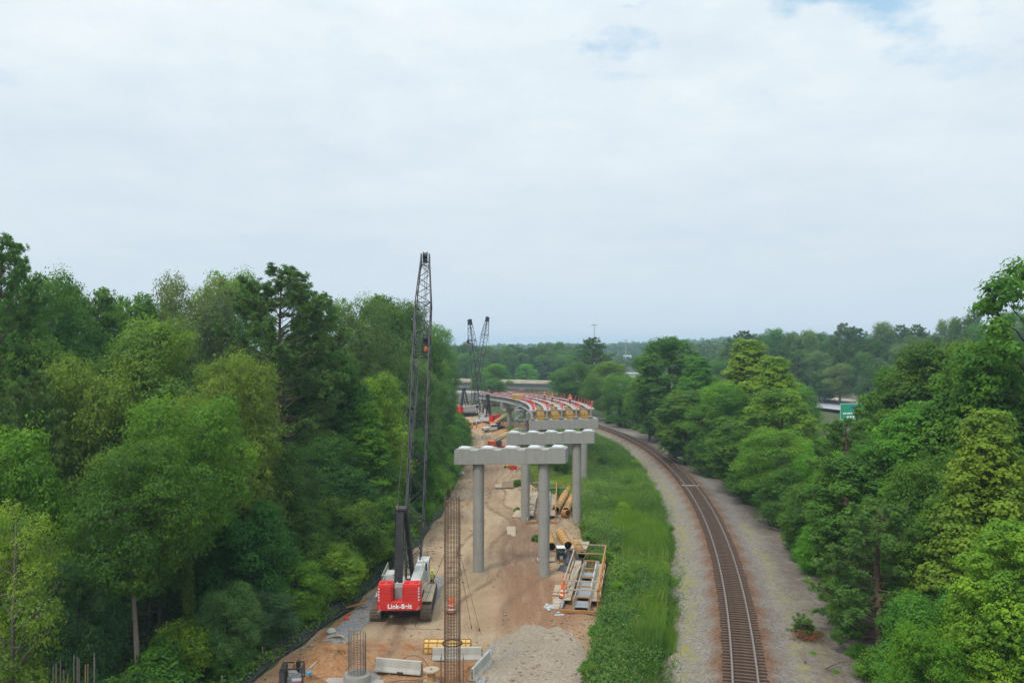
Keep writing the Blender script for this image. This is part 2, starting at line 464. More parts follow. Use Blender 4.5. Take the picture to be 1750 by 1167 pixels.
M['gravel_pale'] = mat_gravel('pale gravel', (0.19, 0.155, 0.116), (0.30, 0.25, 0.195), 9.0)
M['mud'] = mat_gravel('grey mud', (0.27, 0.25, 0.23), (0.33, 0.30, 0.27), 2.0)
M['asphalt'] = mat_asphalt('old asphalt', (0.26, 0.26, 0.265))
M['asphalt_tan'] = mat_asphalt('concrete pavement', (0.48, 0.41, 0.31))
M['chain'] = paint('pale plastic sheet', (0.36, 0.42, 0.44), 0.6, 0.3)

# ------------------------------------------------------------------ terrain
LY = [30, 50.7, 56.8, 65, 71.4, 86, 104.5, 119, 154, 195, 240, 275]
LX = [-20.5, -16.6, -15.2, -13.1, -12.3, -10.1, -8.8, -8.7, -8.8, -11.2, -18.5, -26]
RY = [30, 50.7, 57, 64, 70, 80, 97, 108, 139, 172, 225, 275]
RX = [2.4, 4.5, 5.7, 7.0, 7.7, 7.2, 8.2, 4.6, 1.8, 0, -4, -10]
def ledge(Y): return np.interp(Y, LY, LX)
def redge(Y): return np.interp(Y, RY, RX)
def track_x(Y):
    Y = np.asarray(Y, dtype=float)
    return np.where(Y < 150, 27.4 - 0.00128 * (Y - 150) ** 2, 27.4 - 0.0021 * (Y - 150) ** 2)
def smooth(a, b, x):
    t = np.clip((x - a) / (b - a), 0, 1); return t * t * (3 - 2 * t)
_rng = np.random.default_rng(11)
_ph = _rng.uniform(0, 6.28, (14, 2)); _fr = _rng.uniform(0.05, 1.4, 14); _an = _rng.uniform(0, 6.28, 14)
def wob(X, Y, k0=0, k1=14):
    s = 0
    for i in range(k0, k1):
        s = s + np.sin(_fr[i] * (X * np.cos(_an[i]) + Y * np.sin(_an[i])) + _ph[i, 0]) * (0.25 / (0.4 + _fr[i]))
    return s
TZ = 1.0     # track formation height
def ground_z(X, Y):
    X = np.asarray(X, float); Y = np.asarray(Y, float)
    L = ledge(Y); Rr = redge(Y); T = track_x(Y)
    z = 0.10 * wob(X, Y)
    z = z * np.clip(0.4 + np.minimum(np.abs(X - L), np.abs(X - Rr)) / 10, 0, 1.2)
    zl = -1.6 * smooth(0.5, 14, L - X)
    strip = (TZ - 0.35) * smooth(0.0, 1.0, (X - Rr) / np.maximum(T - 4.2 - Rr, 1.0))
    beyond = (TZ - 0.35) * (1 - smooth(12, 20, X - T))
    zz = np.where(X < L, zl + z, np.where(X < T, strip + z * smooth(0, 3, X - Rr), beyond + z))
    inside = (X > L) & (X < Rr) & (Y < 268)
    d = np.minimum(X - L, Rr - X)
    zz = np.where(inside, -0.5 * smooth(0, 0.8, d), zz)
    bed = (X - T > -5.5) & (X - T < 16.2)
    zz = np.where(bed & (Y < 262), np.minimum(zz, TZ - 1.3), zz)
    far = smooth(700, 1300, Y) * (3.0 + 16.0 * smooth(120, 430, X) + 1.5 * np.sin(X * 0.013))
    return zz + far
def dirt_z(X, Y):
    L = ledge(Y); Rr = redge(Y)
    d = np.minimum(X - L, Rr - X)
    z = 0.05 * wob(X, Y, 4, 14) + 0.02 * np.sin(X * 3.1 + 0.25 * Y)
    z = z - 0.05 * rut_attr(X, Y) + 0.06 * churn_attr(X, Y) * np.sin(X * 4.3 + 0.9 * np.sin(Y * 0.5)) * np.sin(Y * 1.1 + X)
    return z + 0.03 - 0.12 * (1 - smooth(0, 1.2, d))
def grid_mesh(name, xs, ys, zf):
    X, Y = np.meshgrid(xs, ys)
    Z = zf(X, Y)
    v = np.stack([X.ravel(), Y.ravel(), Z.ravel()], 1)
    nx, ny = len(xs), len(ys)
    i = np.arange(ny - 1)[:, None] * nx + np.arange(nx - 1)[None, :]
    f = np.stack([i, i + 1, i + nx + 1, i + nx], -1).reshape(-1, 4)
    return np_mesh(name, v, f, smooth=True)
def spaced(a, b, step): return list(np.arange(a, b, step))
gxs = np.array([-2400, -1800, -1200, -800, -500, -350, -240, -170, -120, -90] + spaced(-70, 70, 1.0) + [72, 78, 86, 96, 110, 130, 160, 200, 260, 350, 500, 800, 1200, 1800, 2400], float)
gys = np.array([-150, -60, 0, 20] + spaced(30, 270, 1.25) + [272, 280, 292, 310, 340, 380, 430, 500, 600, 700, 800, 900, 1000, 1100, 1200, 1300, 1400, 1600, 2000, 2600, 3300], float)
tag(link('ground', grid_mesh('ground', gxs, gys, ground_z), M['ground']), kind='structure')

def strip_sheet(name, ys, f_left, f_right, nu, zf, mat, attrs=None):
    ys = np.asarray(ys, float); u = np.linspace(0, 1, nu)
    Lx = f_left(ys)[:, None]; Rx = f_right(ys)[:, None]
    X = Lx + (Rx - Lx) * u[None, :]; Y = np.repeat(ys[:, None], nu, 1)
    Z = zf(X, Y)
    v = np.stack([X.ravel(), Y.ravel(), Z.ravel()], 1)
    ny = len(ys)
    i = np.arange(ny - 1)[:, None] * nu + np.arange(nu - 1)[None, :]
    f = np.stack([i, i + 1, i + nu + 1, i + nu], -1).reshape(-1, 4)
    me = np_mesh(name, v, f, smooth=True)
    for k, fn in (attrs or {}).items():
        a = me.attributes.new(k, 'FLOAT', 'POINT'); a.data.foreach_set('value', fn(X, Y).ravel().astype(np.float32))
    return tag(link(name, me, mat), kind='structure')
def blob(X, Y, cx, cy, rx, ry):
    d = ((X - cx) / rx) ** 2 + ((Y - cy) / ry) ** 2
    return np.clip(1.4 - d, 0, 1)
def red_attr(X, Y):
    a = blob(X, Y, -11.0, 53.5, 5.5, 4.5) + blob(X, Y, -6.5, 51.5, 7, 2.6) + blob(X, Y, -7.5, 57.0, 2.0, 1.0) + blob(X, Y, -3.0, 51.5, 4, 2.5) + blob(X, Y, -13.2, 60, 1.2, 7)
    a = a + 0.35 * blob(X, Y, 3.5, 66, 6, 10) + 0.3 * blob(X, Y, -14, 240, 12, 14)
    return np.clip(a, 0, 1)
def rut_attr(X, Y):
    u = (X - ledge(Y)) / np.maximum(redge(Y) - ledge(Y), 1)
    w = 0.04 * np.sin(Y * 0.11 + 1) + 0.03 * np.sin(Y * 0.31)
    r = 0
    for c, s in ((0.33, 0.020), (0.45, 0.020), (0.52, 0.014), (0.63, 0.018), (0.26, 0.012), (0.74, 0.02), (0.83, 0.016)): r = r + np.exp(-((u + w * (1 + c) - c) / s) ** 2) * (0.55 + 0.45 * np.sin(Y * 0.07 + c * 30))
    return np.clip(r * 1.15, 0, 0.95)
def lane_attr(X, Y):
    u = (X - ledge(Y)) / np.maximum(redge(Y) - ledge(Y), 1)
    return np.clip(np.exp(-((u - 0.33) / 0.09) ** 2) + 0.8 * np.exp(-((u - 0.62 - 0.05 * np.sin(Y * 0.08)) / 0.07) ** 2) * (Y > 95), 0, 1)
def churn_attr(X, Y):
    a = blob(X, Y, 1.0, 82, 2.6, 22) + blob(X, Y, 3.0, 66, 3, 7) + 0.5 * blob(X, Y, -4, 150, 3, 40)
    return np.clip(a, 0, 1)
strip_sheet('dirt_road', np.arange(32, 272, 0.7), lambda y: ledge(y) - 0.3, lambda y: redge(y) + 0.3, 120, dirt_z, M['dirt'], {'red': red_attr, 'churn': churn_attr, 'rut': rut_attr, 'lane': lane_attr})

def ballast_z(X, Y):
    d = X - track_x(Y); a = np.abs(d)
    z = TZ - 0.06 - 0.38 * smooth(1.5, 3.4, a) - 0.10 * smooth(3.4, 7.2, a)
    z = z - 1.1 * smooth(13.2, 15.6, d + 0.5 * np.sin(Y * 0.7) + 0.4 * np.sin(Y * 1.9)) - 0.5 * smooth(4.3, 5.3, -d + 0.2 * np.sin(Y * 0.9) + 0.15 * np.sin(Y * 2.3))
    return z + 0.03 * wob(X, Y, 6, 14) * smooth(2, 4, a)
def b_rust(X, Y):
    d = np.abs(X - track_x(Y)); return 1 - smooth(1.3, 2.7, d + 0.25 * np.sin(Y * 1.3) + 0.15 * np.sin(Y * 3.7))
def b_weed(X, Y):
    d = X - track_x(Y)
    w = np.exp(-((d + 3.7) / 0.9) ** 2) + 0.9 * np.exp(-((d - 3.9) / 0.75) ** 2) * (Y < 95) + 0.5 * np.exp(-((d - 5.5) / 0.6) ** 2) * (Y < 70)
    return np.clip(w, 0, 1)
def b_litter(X, Y):
    d = X - track_x(Y); return 0.75 * smooth(3.4, 6.0, d) + 0.35 * smooth(6.5, 8.5, d)
strip_sheet('track_bed', np.arange(32, 262, 0.8), lambda y: track_x(y) - 5.4, lambda y: track_x(y) + 16.0, 110, ballast_z, M['ballast'], {'rust': b_rust, 'weed': b_weed, 'litter': b_litter})

def patch(name, pts, zf, mat, lift=0.02):
    """A sheet with a wavy outline laid on a surface."""
    n = len(pts); cx = sum(p[0] for p in pts) / n; cy = sum(p[1] for p in pts) / n
    out = []
    for i in range(n):
        a = Vector(pts[i]); b = Vector(pts[(i + 1) % n])
        for k in range(6):
            p = a.lerp(b, k / 6); r = 1 + 0.06 * math.sin(i * 7.1 + k * 2.3) + 0.05 * math.sin(k * 5.1 + i) + random.uniform(-0.05, 0.05)
            out.append((cx + (p.x - cx) * r, cy + (p.y - cy) * r))
    vs = []; fs = []; m = len(out); rings = 10
    for j in range(rings + 1):
        t = j / rings
        for (x, y) in out: vs.append((cx + (x - cx) * t, cy + (y - cy) * t))
    V = np.array(vs); Z = zf(V[:, 0], V[:, 1]) + lift
    for j in range(rings):
        for k in range(m):
            k2 = (k + 1) % m; fs.append((j * m + k, j * m + k2, (j + 1) * m + k2, (j + 1) * m + k))
    me = np_mesh(name, np.column_stack([V, Z]), fs, smooth=True)
    return tag(link(name, me, mat), kind='structure')
def ppts(l): return [tuple(px(x, y).xy) for x, y in l]
patch('gravel_path', ppts([(548, 1098), (590, 1100), (640, 1055), (652, 1010), (638, 1010), (600, 1050)]), dirt_z, M['gravel_grey'])
patch('gravel_ground', ppts([(822, 1190), (826, 1130), (850, 1095), (900, 1068), (960, 1075), (1000, 1100), (996, 1190)]), dirt_z, M['gravel_pale'])
patch('gravel_road', ppts([(812, 1168), (823, 1120), (845, 1100), (838, 1130), (826, 1180)]), dirt_z, M['gravel_grey'], 0.035)
patch('mud_ground', ppts([(555, 1165), (575, 1148), (600, 1142), (645, 1150), (660, 1165), (640, 1180), (570, 1185)]), dirt_z, M['mud'], 0.03)
patch('path_slab', ppts([(725, 1060), (752, 1020), (758, 985), (745, 985), (735, 1030)]), dirt_z, M['gravel_grey'], 0.03)

def mound(name, pts, h, mat, seed, base=dirt_z):
    """A heap of spoil with its own relief."""
    rng = np.random.default_rng(seed)
    P = np.array([tuple(px(x, y).xy) for x, y in pts])
    c = P.mean(0); n = 90; rings = 26
    ang = np.arctan2(P[:, 1] - c[1], P[:, 0] - c[0]); rad = np.hypot(*(P - c).T)
    o = np.argsort(ang); ang = ang[o]; rad = rad[o]
    A = np.linspace(-math.pi, math.pi, n, endpoint=False)
    rr = np.interp(A, np.r_[ang - 2 * math.pi, ang, ang + 2 * math.pi], np.r_[rad, rad, rad])
    vs = []
    for j in range(rings + 1):
        t = j / rings
        r = rr * t
        x = c[0] + r * np.cos(A); y = c[1] + r * np.sin(A)
        prof = (1 - smooth(0.15, 1.0, np.full(n, t)))
        lump = 1 + 0.35 * wob(x * 3.3, y * 3.3) + 0.25 * rng.uniform(-1, 1, n)
        vs.append(np.column_stack([x, y, base(x, y) - 0.04 + h * prof * lump]))
    V = np.concatenate(vs); f = []
    for j in range(rings):
        for k in range(n):
            k2 = (k + 1) % n; f.append((j * n + k, j * n + k2, (j + 1) * n + k2, (j + 1) * n + k))
    return tag(link(name, np_mesh(name, V, f, smooth=True), mat), kind='structure')
mound('soil_mound', [(505, 1135), (540, 1100), (600, 1095), (640, 1110), (640, 1145), (585, 1165), (540, 1165)], 0.55, M['spoil'], 3)
mound('soil_mound', [(635, 1150), (650, 1125), (700, 1120), (735, 1128), (760, 1150), (720, 1165)], 0.25, M['spoil'], 4)
mound('soil_mound', [(795, 1165), (800, 1138), (815, 1128), (822, 1140), (815, 1165)], 0.3, M['spoil'], 5)
mound('soil_mound', [(500, 1170), (525, 1155), (560, 1165), (560, 1185), (510, 1190)], 0.4, M['spoil'], 6)
mound('soil_mound', [(762, 703), (770, 694), (790, 694), (800, 703)], 1.6, M['spoil'], 9)
mound('soil_mound', [(838, 735), (850, 720), (872, 722), (880, 738), (860, 745)], 1.2, M['spoil'], 10)

# roads beyond the trees
def ribbon(name, pts, w, z, mat, n=60):
    pts = [Vector(p) for p in pts]; vs = []; fs = []
    for i, p in enumerate(pts):
        t = (pts[min(i + 1, len(pts) - 1)] - pts[max(i - 1, 0)]).normalized(); r = Vector((t.y, -t.x))
        for s in (-1, 1): q = p + r * (s * w / 2); vs.append((q.x, q.y, z))
    for i in range(len(pts) - 1): fs.append((2 * i, 2 * i + 1, 2 * i + 3, 2 * i + 2))
    return tag(link(name, np_mesh(name, vs, fs), mat), kind='structure')
HWY = [Vector((152, 118)), Vector((112.5, 266)), Vector((107, 285)), Vector((62, 465)), Vector((20, 640))]
def hwy(off):
    out = []
    for i, p in enumerate(HWY):
        t = (HWY[min(i + 1, 4)] - HWY[max(i - 1, 0)]).normalized(); out.append(p + Vector((t.y, -t.x)) * off)
    return out
ribbon('highway_road', hwy(-5), 17, 1.2, M['asphalt'])
ribbon('highway_road', hwy(14), 20, 1.2, M['asphalt_tan'])
ribbon('parking_lot_road', [Vector((52, 66)), Vector((54, 100)), Vector((58, 135))], 26, 0.75, M['asphalt_tan'])
ribbon('access_road', [px(1086, 704, 0.8).xy, px(1084, 690, 0.8).xy, px(1080, 672, 0.8).xy], 7, 0.85, M['asphalt'])

# ------------------------------------------------------------------ tree kit
def unit(v): return v / np.maximum(np.linalg.norm(v, axis=-1, keepdims=True), 1e-6)
def leaf_quads(c, nrm, size, rng, aspect=0.6, bend=0.22):
    n = len(c); nrm = unit(nrm)
    t = unit(np.cross(nrm, unit(rng.normal(size=(n, 3))))); b = np.cross(nrm, t)
    L = size[:, None] * 0.5; W = L * aspect
    v = np.stack([c - t * L, c + b * W - nrm * L * bend, c + t * L, c - b * W - nrm * L * bend], 1).reshape(-1, 3)
    return v, np.arange(n * 4).reshape(n, 4)
def fib(n, rng):
    i = np.arange(n) + 0.5; ph = np.arccos(1 - 2 * i / n); th = math.pi * (1 + 5 ** 0.5) * i + rng.uniform(0, 6.28)
    return np.stack([np.cos(th) * np.sin(ph), np.sin(th) * np.sin(ph), np.cos(ph)], 1)
def make_lobes(rng, R_, z0, z1, n, shape, ls=1.0):
    """Foliage masses of a crown between heights z0 and z1 with half-width R_."""
    lobes = []
    for k in range(n):
        t = (k + 0.5) / n
        z = z0 + (z1 - z0) * (t ** 0.9)
        u = (z - z0) / (z1 - z0)
        if shape == 'round': w = math.sin(math.pi * (0.14 + 0.78 * u)) ** 0.75
        elif shape == 'cone': w = 1.0 - 0.8 * u if u > 0.2 else 0.6 + 1.2 * u
        elif shape == 'vase': w = 0.45 + 0.6 * math.sin(math.pi * (0.1 + 0.72 * u))
        else: w = math.sin(math.pi * (0.1 + 0.8 * u)) ** 0.6
        a = k * 2.39996 + rng.uniform(-0.5, 0.5)
        lr = ls * R_ * rng.uniform(0.20, 0.50) * (0.65 + 0.35 * w)
        d = max(R_ * w - lr, 0) * rng.uniform(0.75, 1.1)
        lobes.append((np.array([math.cos(a) * d, math.sin(a) * d, z]), np.array([lr * rng.uniform(0.9, 1.15), lr * rng.uniform(0.9, 1.15), lr * rng.uniform(0.65, 0.95)])))
    return lobes
def crown_from_lobes(lobes, rng, n_leaf, size, clus=0.42, per=34, upw=0.65, aspect=0.6, droop=0.0):
    """Sprays of leaves over the outside of the lobes (and a few within)."""
    area = np.array([l[1][0] ** 2 for l in lobes]); area = area / area.sum()
    cs = []; out = []; tone = []
    n_cl = max(8, n_leaf // per)
    for (c, r), a in zip(lobes, area):
        m = max(6, int(n_cl * a * 1.5))
        d = fib(m, rng) + rng.normal(scale=0.18, size=(m, 3)); d = unit(d)
        p = c + d * r * (rng.uniform(0.60, 1.10, (m, 1)) + (rng.random((m, 1)) < 0.16) * rng.uniform(0.12, 0.45, (m, 1)))
        keep = np.ones(m, bool)
        for (c2, r2) in lobes:
            if c2 is c: continue
            keep &= ((((p - c2) / r2) ** 2).sum(1) > 0.42)
        keep &= ~((d[:, 2] < -0.35) & (rng.random(m) < 0.45))
        p = p[keep]; d = d[keep]
        cs.append(p); out.append(d); tone.append(np.clip(rng.normal(0.48, 0.16) + rng.normal(0, 0.13, len(p)), 0, 1))
    P = np.concatenate(cs); D = np.concatenate(out); T = np.concatenate(tone)
    k = max(6, int(n_leaf / len(P)))
    idx = np.repeat(np.arange(len(P)), k); n = len(idx)
    cr = (clus * rng.uniform(0.45, 1.5, len(P)))[idx][:, None]
    g = unit(rng.normal(size=(n, 3))) * rng.random((n, 1)) ** 0.45
    g[:, 2] *= 0.55
    off = g * cr + D[idx] * cr * 0.3
    off[:, 2] -= droop * (g[:, 0] ** 2 + g[:, 1] ** 2) * cr[:, 0]
    c = P[idx] + off
    nrm = D[idx] * 0.75 + g * 0.65 + np.array([0, 0, upw * 0.6]) + rng.normal(scale=0.42, size=(n, 3))
    sz = size * rng.uniform(0.6, 1.35, n) * rng.uniform(0.8, 1.2, len(P))[idx]
    v, f = leaf_quads(c, nrm, sz, rng, aspect)
    return v, f, np.clip(T[idx] + rng.normal(0, 0.14, n), 0, 1), P
def limb_path(a, b, rng, k=5, sag=0.1):
    a = np.array(a, float); b = np.array(b, float); L = np.linalg.norm(b - a); pts = []
    for i in range(k + 1):
        t = i / k; p = a + (b - a) * t
        p[2] += -sag * L * math.sin(math.pi * t)
        if 0 < i < k: p = p + rng.normal(scale=0.035 * L, size=3)
        pts.append(p)
    return pts
PROTO = {}
def broadleaf(key, seed, h=20.0, R_=5.0, base=0.22, n_lobes=16, n_leaf=26000, size=0.3, shape='round', clus=0.85, per=34, upw=0.65,
              bark='bark_grey', trunk_r=0.28, aspect=0.6, droop=0.0, bend=0.5, ivy=False, ls=1.0):
    rng = np.random.default_rng(seed)
    lobes = make_lobes(rng, R_, h * base + 1.0, h * 0.90, n_lobes, shape, ls)
    v, f, tone, P = crown_from_lobes(lobes, rng, n_leaf, size, clus, per, upw, aspect, droop)
    z = v[:, 2].max(); v[:, 2] *= 1.0
    crown = np_mesh('crown', v, f, tone); crown.materials.append(M['leaf'])
    t = MB()
    top = h * 0.86
    tp = [np.array([0, 0, -0.8])]
    for i in range(1, 9):
        q = i / 8; tp.append(np.array([bend * math.sin(q * 2.6 + seed) * q, bend * math.cos(q * 2.1 + seed * 2) * q * 0.8, top * q]))
    def at(z_):
        q = min(max(z_ / top, 0), 1) * 8; i = min(int(q), 7); return tp[i] + (tp[i + 1] - tp[i]) * (q - i)
    t.tube(tp, [trunk_r * (1.25 if i == 0 else 1.0 - 0.82 * (i / 8)) for i in range(9)], 9)
    for (c, r) in lobes:
        zs = max(h * base * 0.8, c[2] - (0.55 * math.hypot(c[0], c[1]) + 0.8))
        a = at(zs); rr = trunk_r * (1 - 0.8 * zs / top) * 0.55
        pth = limb_path(a, c, rng, 5, 0.06)
        t.tube(pth, [rr * (1 - 0.75 * i / 5) for i in range(6)], 6, False)
        near = P[(((P - c) / r) ** 2).sum(1) < 1.3]
        for p in near[:: max(1, len(near) // 7)]:
            t.tube(limb_path(c - (c - a) * 0.2, p, rng, 3, 0.04), [rr * 0.32, rr * 0.25, rr * 0.16, 0.012], 4, False)
    tm = t.build('trunk', M[bark], smooth=True)
    trunk = tm.data; bpy.data.objects.remove(tm)
    extra = None
    if ivy:
        q = rng.random(5200); zc_ = q * h * 0.55; a = rng.uniform(0, 6.28, len(q)); base_p = np.array([at(z_) for z_ in zc_])
        rr = trunk_r * (1.1 - 0.6 * q) + rng.random(len(q)) * 0.35
        c = base_p + np.stack([np.cos(a) * rr, np.sin(a) * rr, np.zeros(len(q))], 1)
        nv, nf = leaf_quads(c, np.stack([np.cos(a), np.sin(a), np.full(len(q), 0.5)], 1) + rng.normal(scale=0.3, size=(len(q), 3)), 0.2 * rng.uniform(0.7, 1.3, len(q)), rng, 0.8)
        extra = np_mesh('ivy', nv, nf, np.clip(rng.normal(0.5, 0.2, len(q)), 0, 1)); extra.materials.append(M['leaf'])
    PROTO[key] = dict(h=h, top=float(np.percentile(v[:, 2], 99.7)), R=float(np.percentile(np.hypot(v[:, 0], v[:, 1]), 96)), trunk=trunk, crown=crown, ivy=extra)

def needle_tufts(C, D, rng, per, length, width):
    n = len(C) * per; idx = np.repeat(np.arange(len(C)), per)
    d = unit(unit(rng.normal(size=(n, 3))) + D[idx] * 0.75 + np.array([0, 0, 0.35]))
    L = (length * rng.uniform(0.7, 1.15, n))[:, None]
    s = unit(np.cross(d, rng.normal(size=(n, 3)))) * width * 0.5
    a = C[idx] + d * L * 0.08
    tip = C[idx] + d * L; tip[:, 2] -= 0.06 * L[:, 0]
    v = np.stack([a - s * 0.6, a + d * L * 0.55 - s, tip, a + d * L * 0.55 + s], 1).reshape(-1, 3)
    return v, np.arange(n * 4).reshape(n, 4), idx
def pine(key, seed, h=27.0, base=0.45, R_=5.0, n_br=62, per=34, length=0.36, width=0.05, dead=5, dens=1.0):
    rng = np.random.default_rng(seed)
    t = MB(); C = []; D = []
    lean = rng.uniform(-0.5, 0.5, 2)
    def axis(z): q = z / h; return np.array([lean[0] * q * q + 0.15 * math.sin(q * 5 + seed), lean[1] * q * q, z])
    t.tube([axis(h * i / 10 - (0.8 if i == 0 else 0)) for i in range(11)], [0.30 * (1 - 0.9 * i / 10) + 0.02 for i in range(11)], 9)
    for k in range(n_br):
        u = (k + rng.random()) / n_br
        z = h * (base + (0.985 - base) * u)
        wid = R_ * max(math.sin(math.pi * min(1, 0.22 + 0.78 * u)) ** 0.55, 0.3) * rng.uniform(0.55, 1.12)
        if rng.random() < 0.12: wid *= 0.45
        a = k * 2.4 + rng.uniform(-0.6, 0.6)
        up_ = rng.uniform(0.05, 0.35) + 0.55 * u
        dr = unit(np.array([math.cos(a), math.sin(a), up_]))
        s = axis(z); e = s + dr * wid
        pth = limb_path(s, e, rng, 5, 0.05)
        rr = 0.035 + 0.02 * wid * (1 - u)
        t.tube(pth, [rr * (1 - 0.8 * i / 5) for i in range(6)], 5, False)
        m = max(3, int(wid * 2.3 * dens))
        for j in range(m):
            q = 0.38 + 0.62 * (j + rng.random()) / m
            i = min(int(q * 5), 4); p = pth[i] + (pth[i + 1] - pth[i]) * (q * 5 - i)
            sd = unit(dr + rng.normal(scale=0.75, size=3) + np.array([0, 0, 0.25]))
            tw = p + sd * rng.uniform(0.3, 1.0) * (0.5 + 0.14 * wid)
            t.tube([p, p * 0.5 + tw * 0.5 + np.array([0, 0, -0.03]), tw], [0.022, 0.018, 0.012], 4, False)
            for q2 in (1.0, 0.72, 0.45):
                C.append(p + (tw - p) * q2 + rng.normal(scale=0.09, size=3)); D.append(sd)
        C.append(e); D.append(dr)
    for k in range(dead):
        z = h * (base - rng.uniform(0.02, 0.2)); a = rng.uniform(0, 6.28); s = axis(z)
        e = s + np.array([math.cos(a), math.sin(a), rng.uniform(-0.1, 0.4)]) * rng.uniform(0.8, 2.6)
        t.tube(limb_path(s, e, rng, 4, 0.05), [0.05, 0.04, 0.03, 0.02, 0.01], 5, False)
    C = np.array(C); D = np.array(D)
    v, f, idx = needle_tufts(C, D, rng, per, length, width)
    tone = np.clip(rng.normal(0.48, 0.17, len(C))[idx] + rng.normal(0, 0.1, len(idx)), 0, 1)
    crown = np_mesh('crown', v, f, tone); crown.materials.append(M['needle'])
    tm = t.build('trunk', M['bark_pine'], smooth=True); trunk = tm.data; bpy.data.objects.remove(tm)
    PROTO[key] = dict(h=h, top=float(np.percentile(v[:, 2], 99.8)), R=float(np.percentile(np.hypot(v[:, 0], v[:, 1]), 96)), trunk=trunk, crown=crown, ivy=None)

broadleaf('oak_a', 1, 20, 5.2, 0.18, 26, 62000, 0.19, 'round', 0.70, 40, 0.6, ls=0.85)
broadleaf('oak_b', 2, 20, 5.6, 0.22, 30, 62000, 0.20, 'full', 0.72, 40, 0.6, droop=0.4, ls=0.8)
broadleaf('oak_c', 8, 20, 5.0, 0.15, 24, 56000, 0.20, 'vase', 0.80, 38, 0.5, droop=0.7, ivy=True, ls=0.85)
broadleaf('oak_high', 9, 20, 5.2, 0.42, 22, 44000, 0.20, 'full', 0.75, 38, 0.6, ls=0.8, trunk_r=0.26, bend=0.8)
broadleaf('oak_ivy', 10, 20, 5.2, 0.45, 20, 40000, 0.20, 'vase', 0.75, 38, 0.6, ls=0.8, trunk_r=0.24, bend=2.2, ivy=True)
broadleaf('gum_a', 3, 20, 4.4, 0.15, 46, 56000, 0.23, 'cone', 0.46, 34, 0.8, aspect=0.7, ls=0.62)
broadleaf('gum_b', 4, 20, 4.8, 0.12, 50, 60000, 0.23, 'full', 0.48, 34, 0.8, aspect=0.7, bark='bark_dark', ls=0.60)
broadleaf('gum_open', 7, 20, 4.4, 0.15, 60, 42000, 0.22, 'full', 0.42, 34, 0.8, aspect=0.7, bark='bark_dark', ls=0.40)
broadleaf('loose_a', 5, 17, 4.6, 0.15, 34, 26000, 0.21, 'vase', 0.55, 26, 0.9, aspect=0.45, droop=0.6, ls=0.65)
broadleaf('loose_b', 6, 18, 4.2, 0.12, 28, 34000, 0.21, 'full', 0.52, 30, 0.9, aspect=0.6, ls=0.75)
broadleaf('under_a', 12, 10, 3.6, 0.04, 26, 44000, 0.155, 'round', 0.48, 36, 0.6, bark='bark_dark', trunk_r=0.14, ls=0.75)
broadleaf('under_b', 13, 10, 3.8, 0.03, 28, 42000, 0.17, 'full', 0.52, 34, 0.7, bark='bark_dark', trunk_r=0.13, droop=0.5, ls=0.72)
broadleaf('shrub_a', 21, 3.0, 1.7, 0.0, 18, 11000, 0.125, 'round', 0.30, 26, 0.7, bark='bark_dark', trunk_r=0.05, bend=0.2, ls=0.75)
broadleaf('shrub_b', 22, 3.0, 1.5, 0.0, 16, 9000, 0.14, 'cone', 0.30, 24, 0.8, bark='bark_dark', trunk_r=0.05, bend=0.2, aspect=0.4, ls=0.75)
pine('pine_a', 31, 27, 0.36, 5.4, 92, 30, 0.40, 0.055, dens=1.5)
pine('pine_b', 32, 27, 0.46, 4.6, 70, 30, 0.40, 0.055, dens=1.4)
pine('pine_low', 33, 14, 0.12, 4.0, 66, 34, 0.36, 0.045, dens=1.5)
pine('sapling', 34, 2.2, 0.12, 0.7, 16, 30, 0.22, 0.03, 0)

TINT = dict(dark=(0.082, 0.182, 0.028), deep=(0.071, 0.170, 0.034), mid=(0.113, 0.238, 0.032), olive=(0.144, 0.247, 0.044), bright=(0.137, 0.305, 0.028),
            lime=(0.198, 0.346, 0.034), yellow=(0.224, 0.320, 0.049), grey=(0.144, 0.238, 0.072), blue=(0.100, 0.202, 0.070), pine=(0.094, 0.193, 0.038), pinegrey=(0.103, 0.182, 0.049))
def place_tree(name, key, X, Y, h, w, tint, label, cat='tree', group=None, rz=None, gz=None, jig=0.12):
    """One tree: trunk and crown under an Empty at its foot; h height and w crown half-width in metres."""
    p = PROTO[key]
    z = float(ground_z(X, Y)) if gz is None else gz
    o = empty(name, (X, Y, z), random.uniform(0, 6.28) if rz is None else rz, label, cat, group)
    s = h / p['top']; sw = (w / p['R']) if w else s
    sw = min(max(sw, s * 0.62), s * 1.6)
    o.scale = (sw, sw, s)
    c = TINT[tint]; j = [1 + random.uniform(-jig, jig) for _ in range(3)]
    trunk_name, crown_name = ('stem', 'foliage') if cat == 'shrub' else ('trunk', 'crown')
    link(trunk_name, p['trunk'], None, o)
    cr = link(crown_name, p['crown'], None, o); cr.color = (c[0] * j[0], c[1] * j[1], c[2] * j[2], 1)
    if p['ivy'] is not None:
        iv = link('ivy', p['ivy'], None, o); iv.color = (0.085, 0.15, 0.022, 1)
    return o
def tree_px(name, key, x, ytop, Y, wpx, tint, label, group=None, gz=None, cat='tree'):
    """Tree whose trunk stands at photo column x and depth Y, its top at photo row ytop, its crown wpx photo pixels wide."""
    X = (x - 875) * Y / F; zt = H - (ytop - HOR) * Y / F
    g = float(ground_z(X, Y)) if gz is None else gz
    return place_tree(name, key, X, Y, zt - g, wpx * Y / F / 2, tint, label, cat, group, None, g)

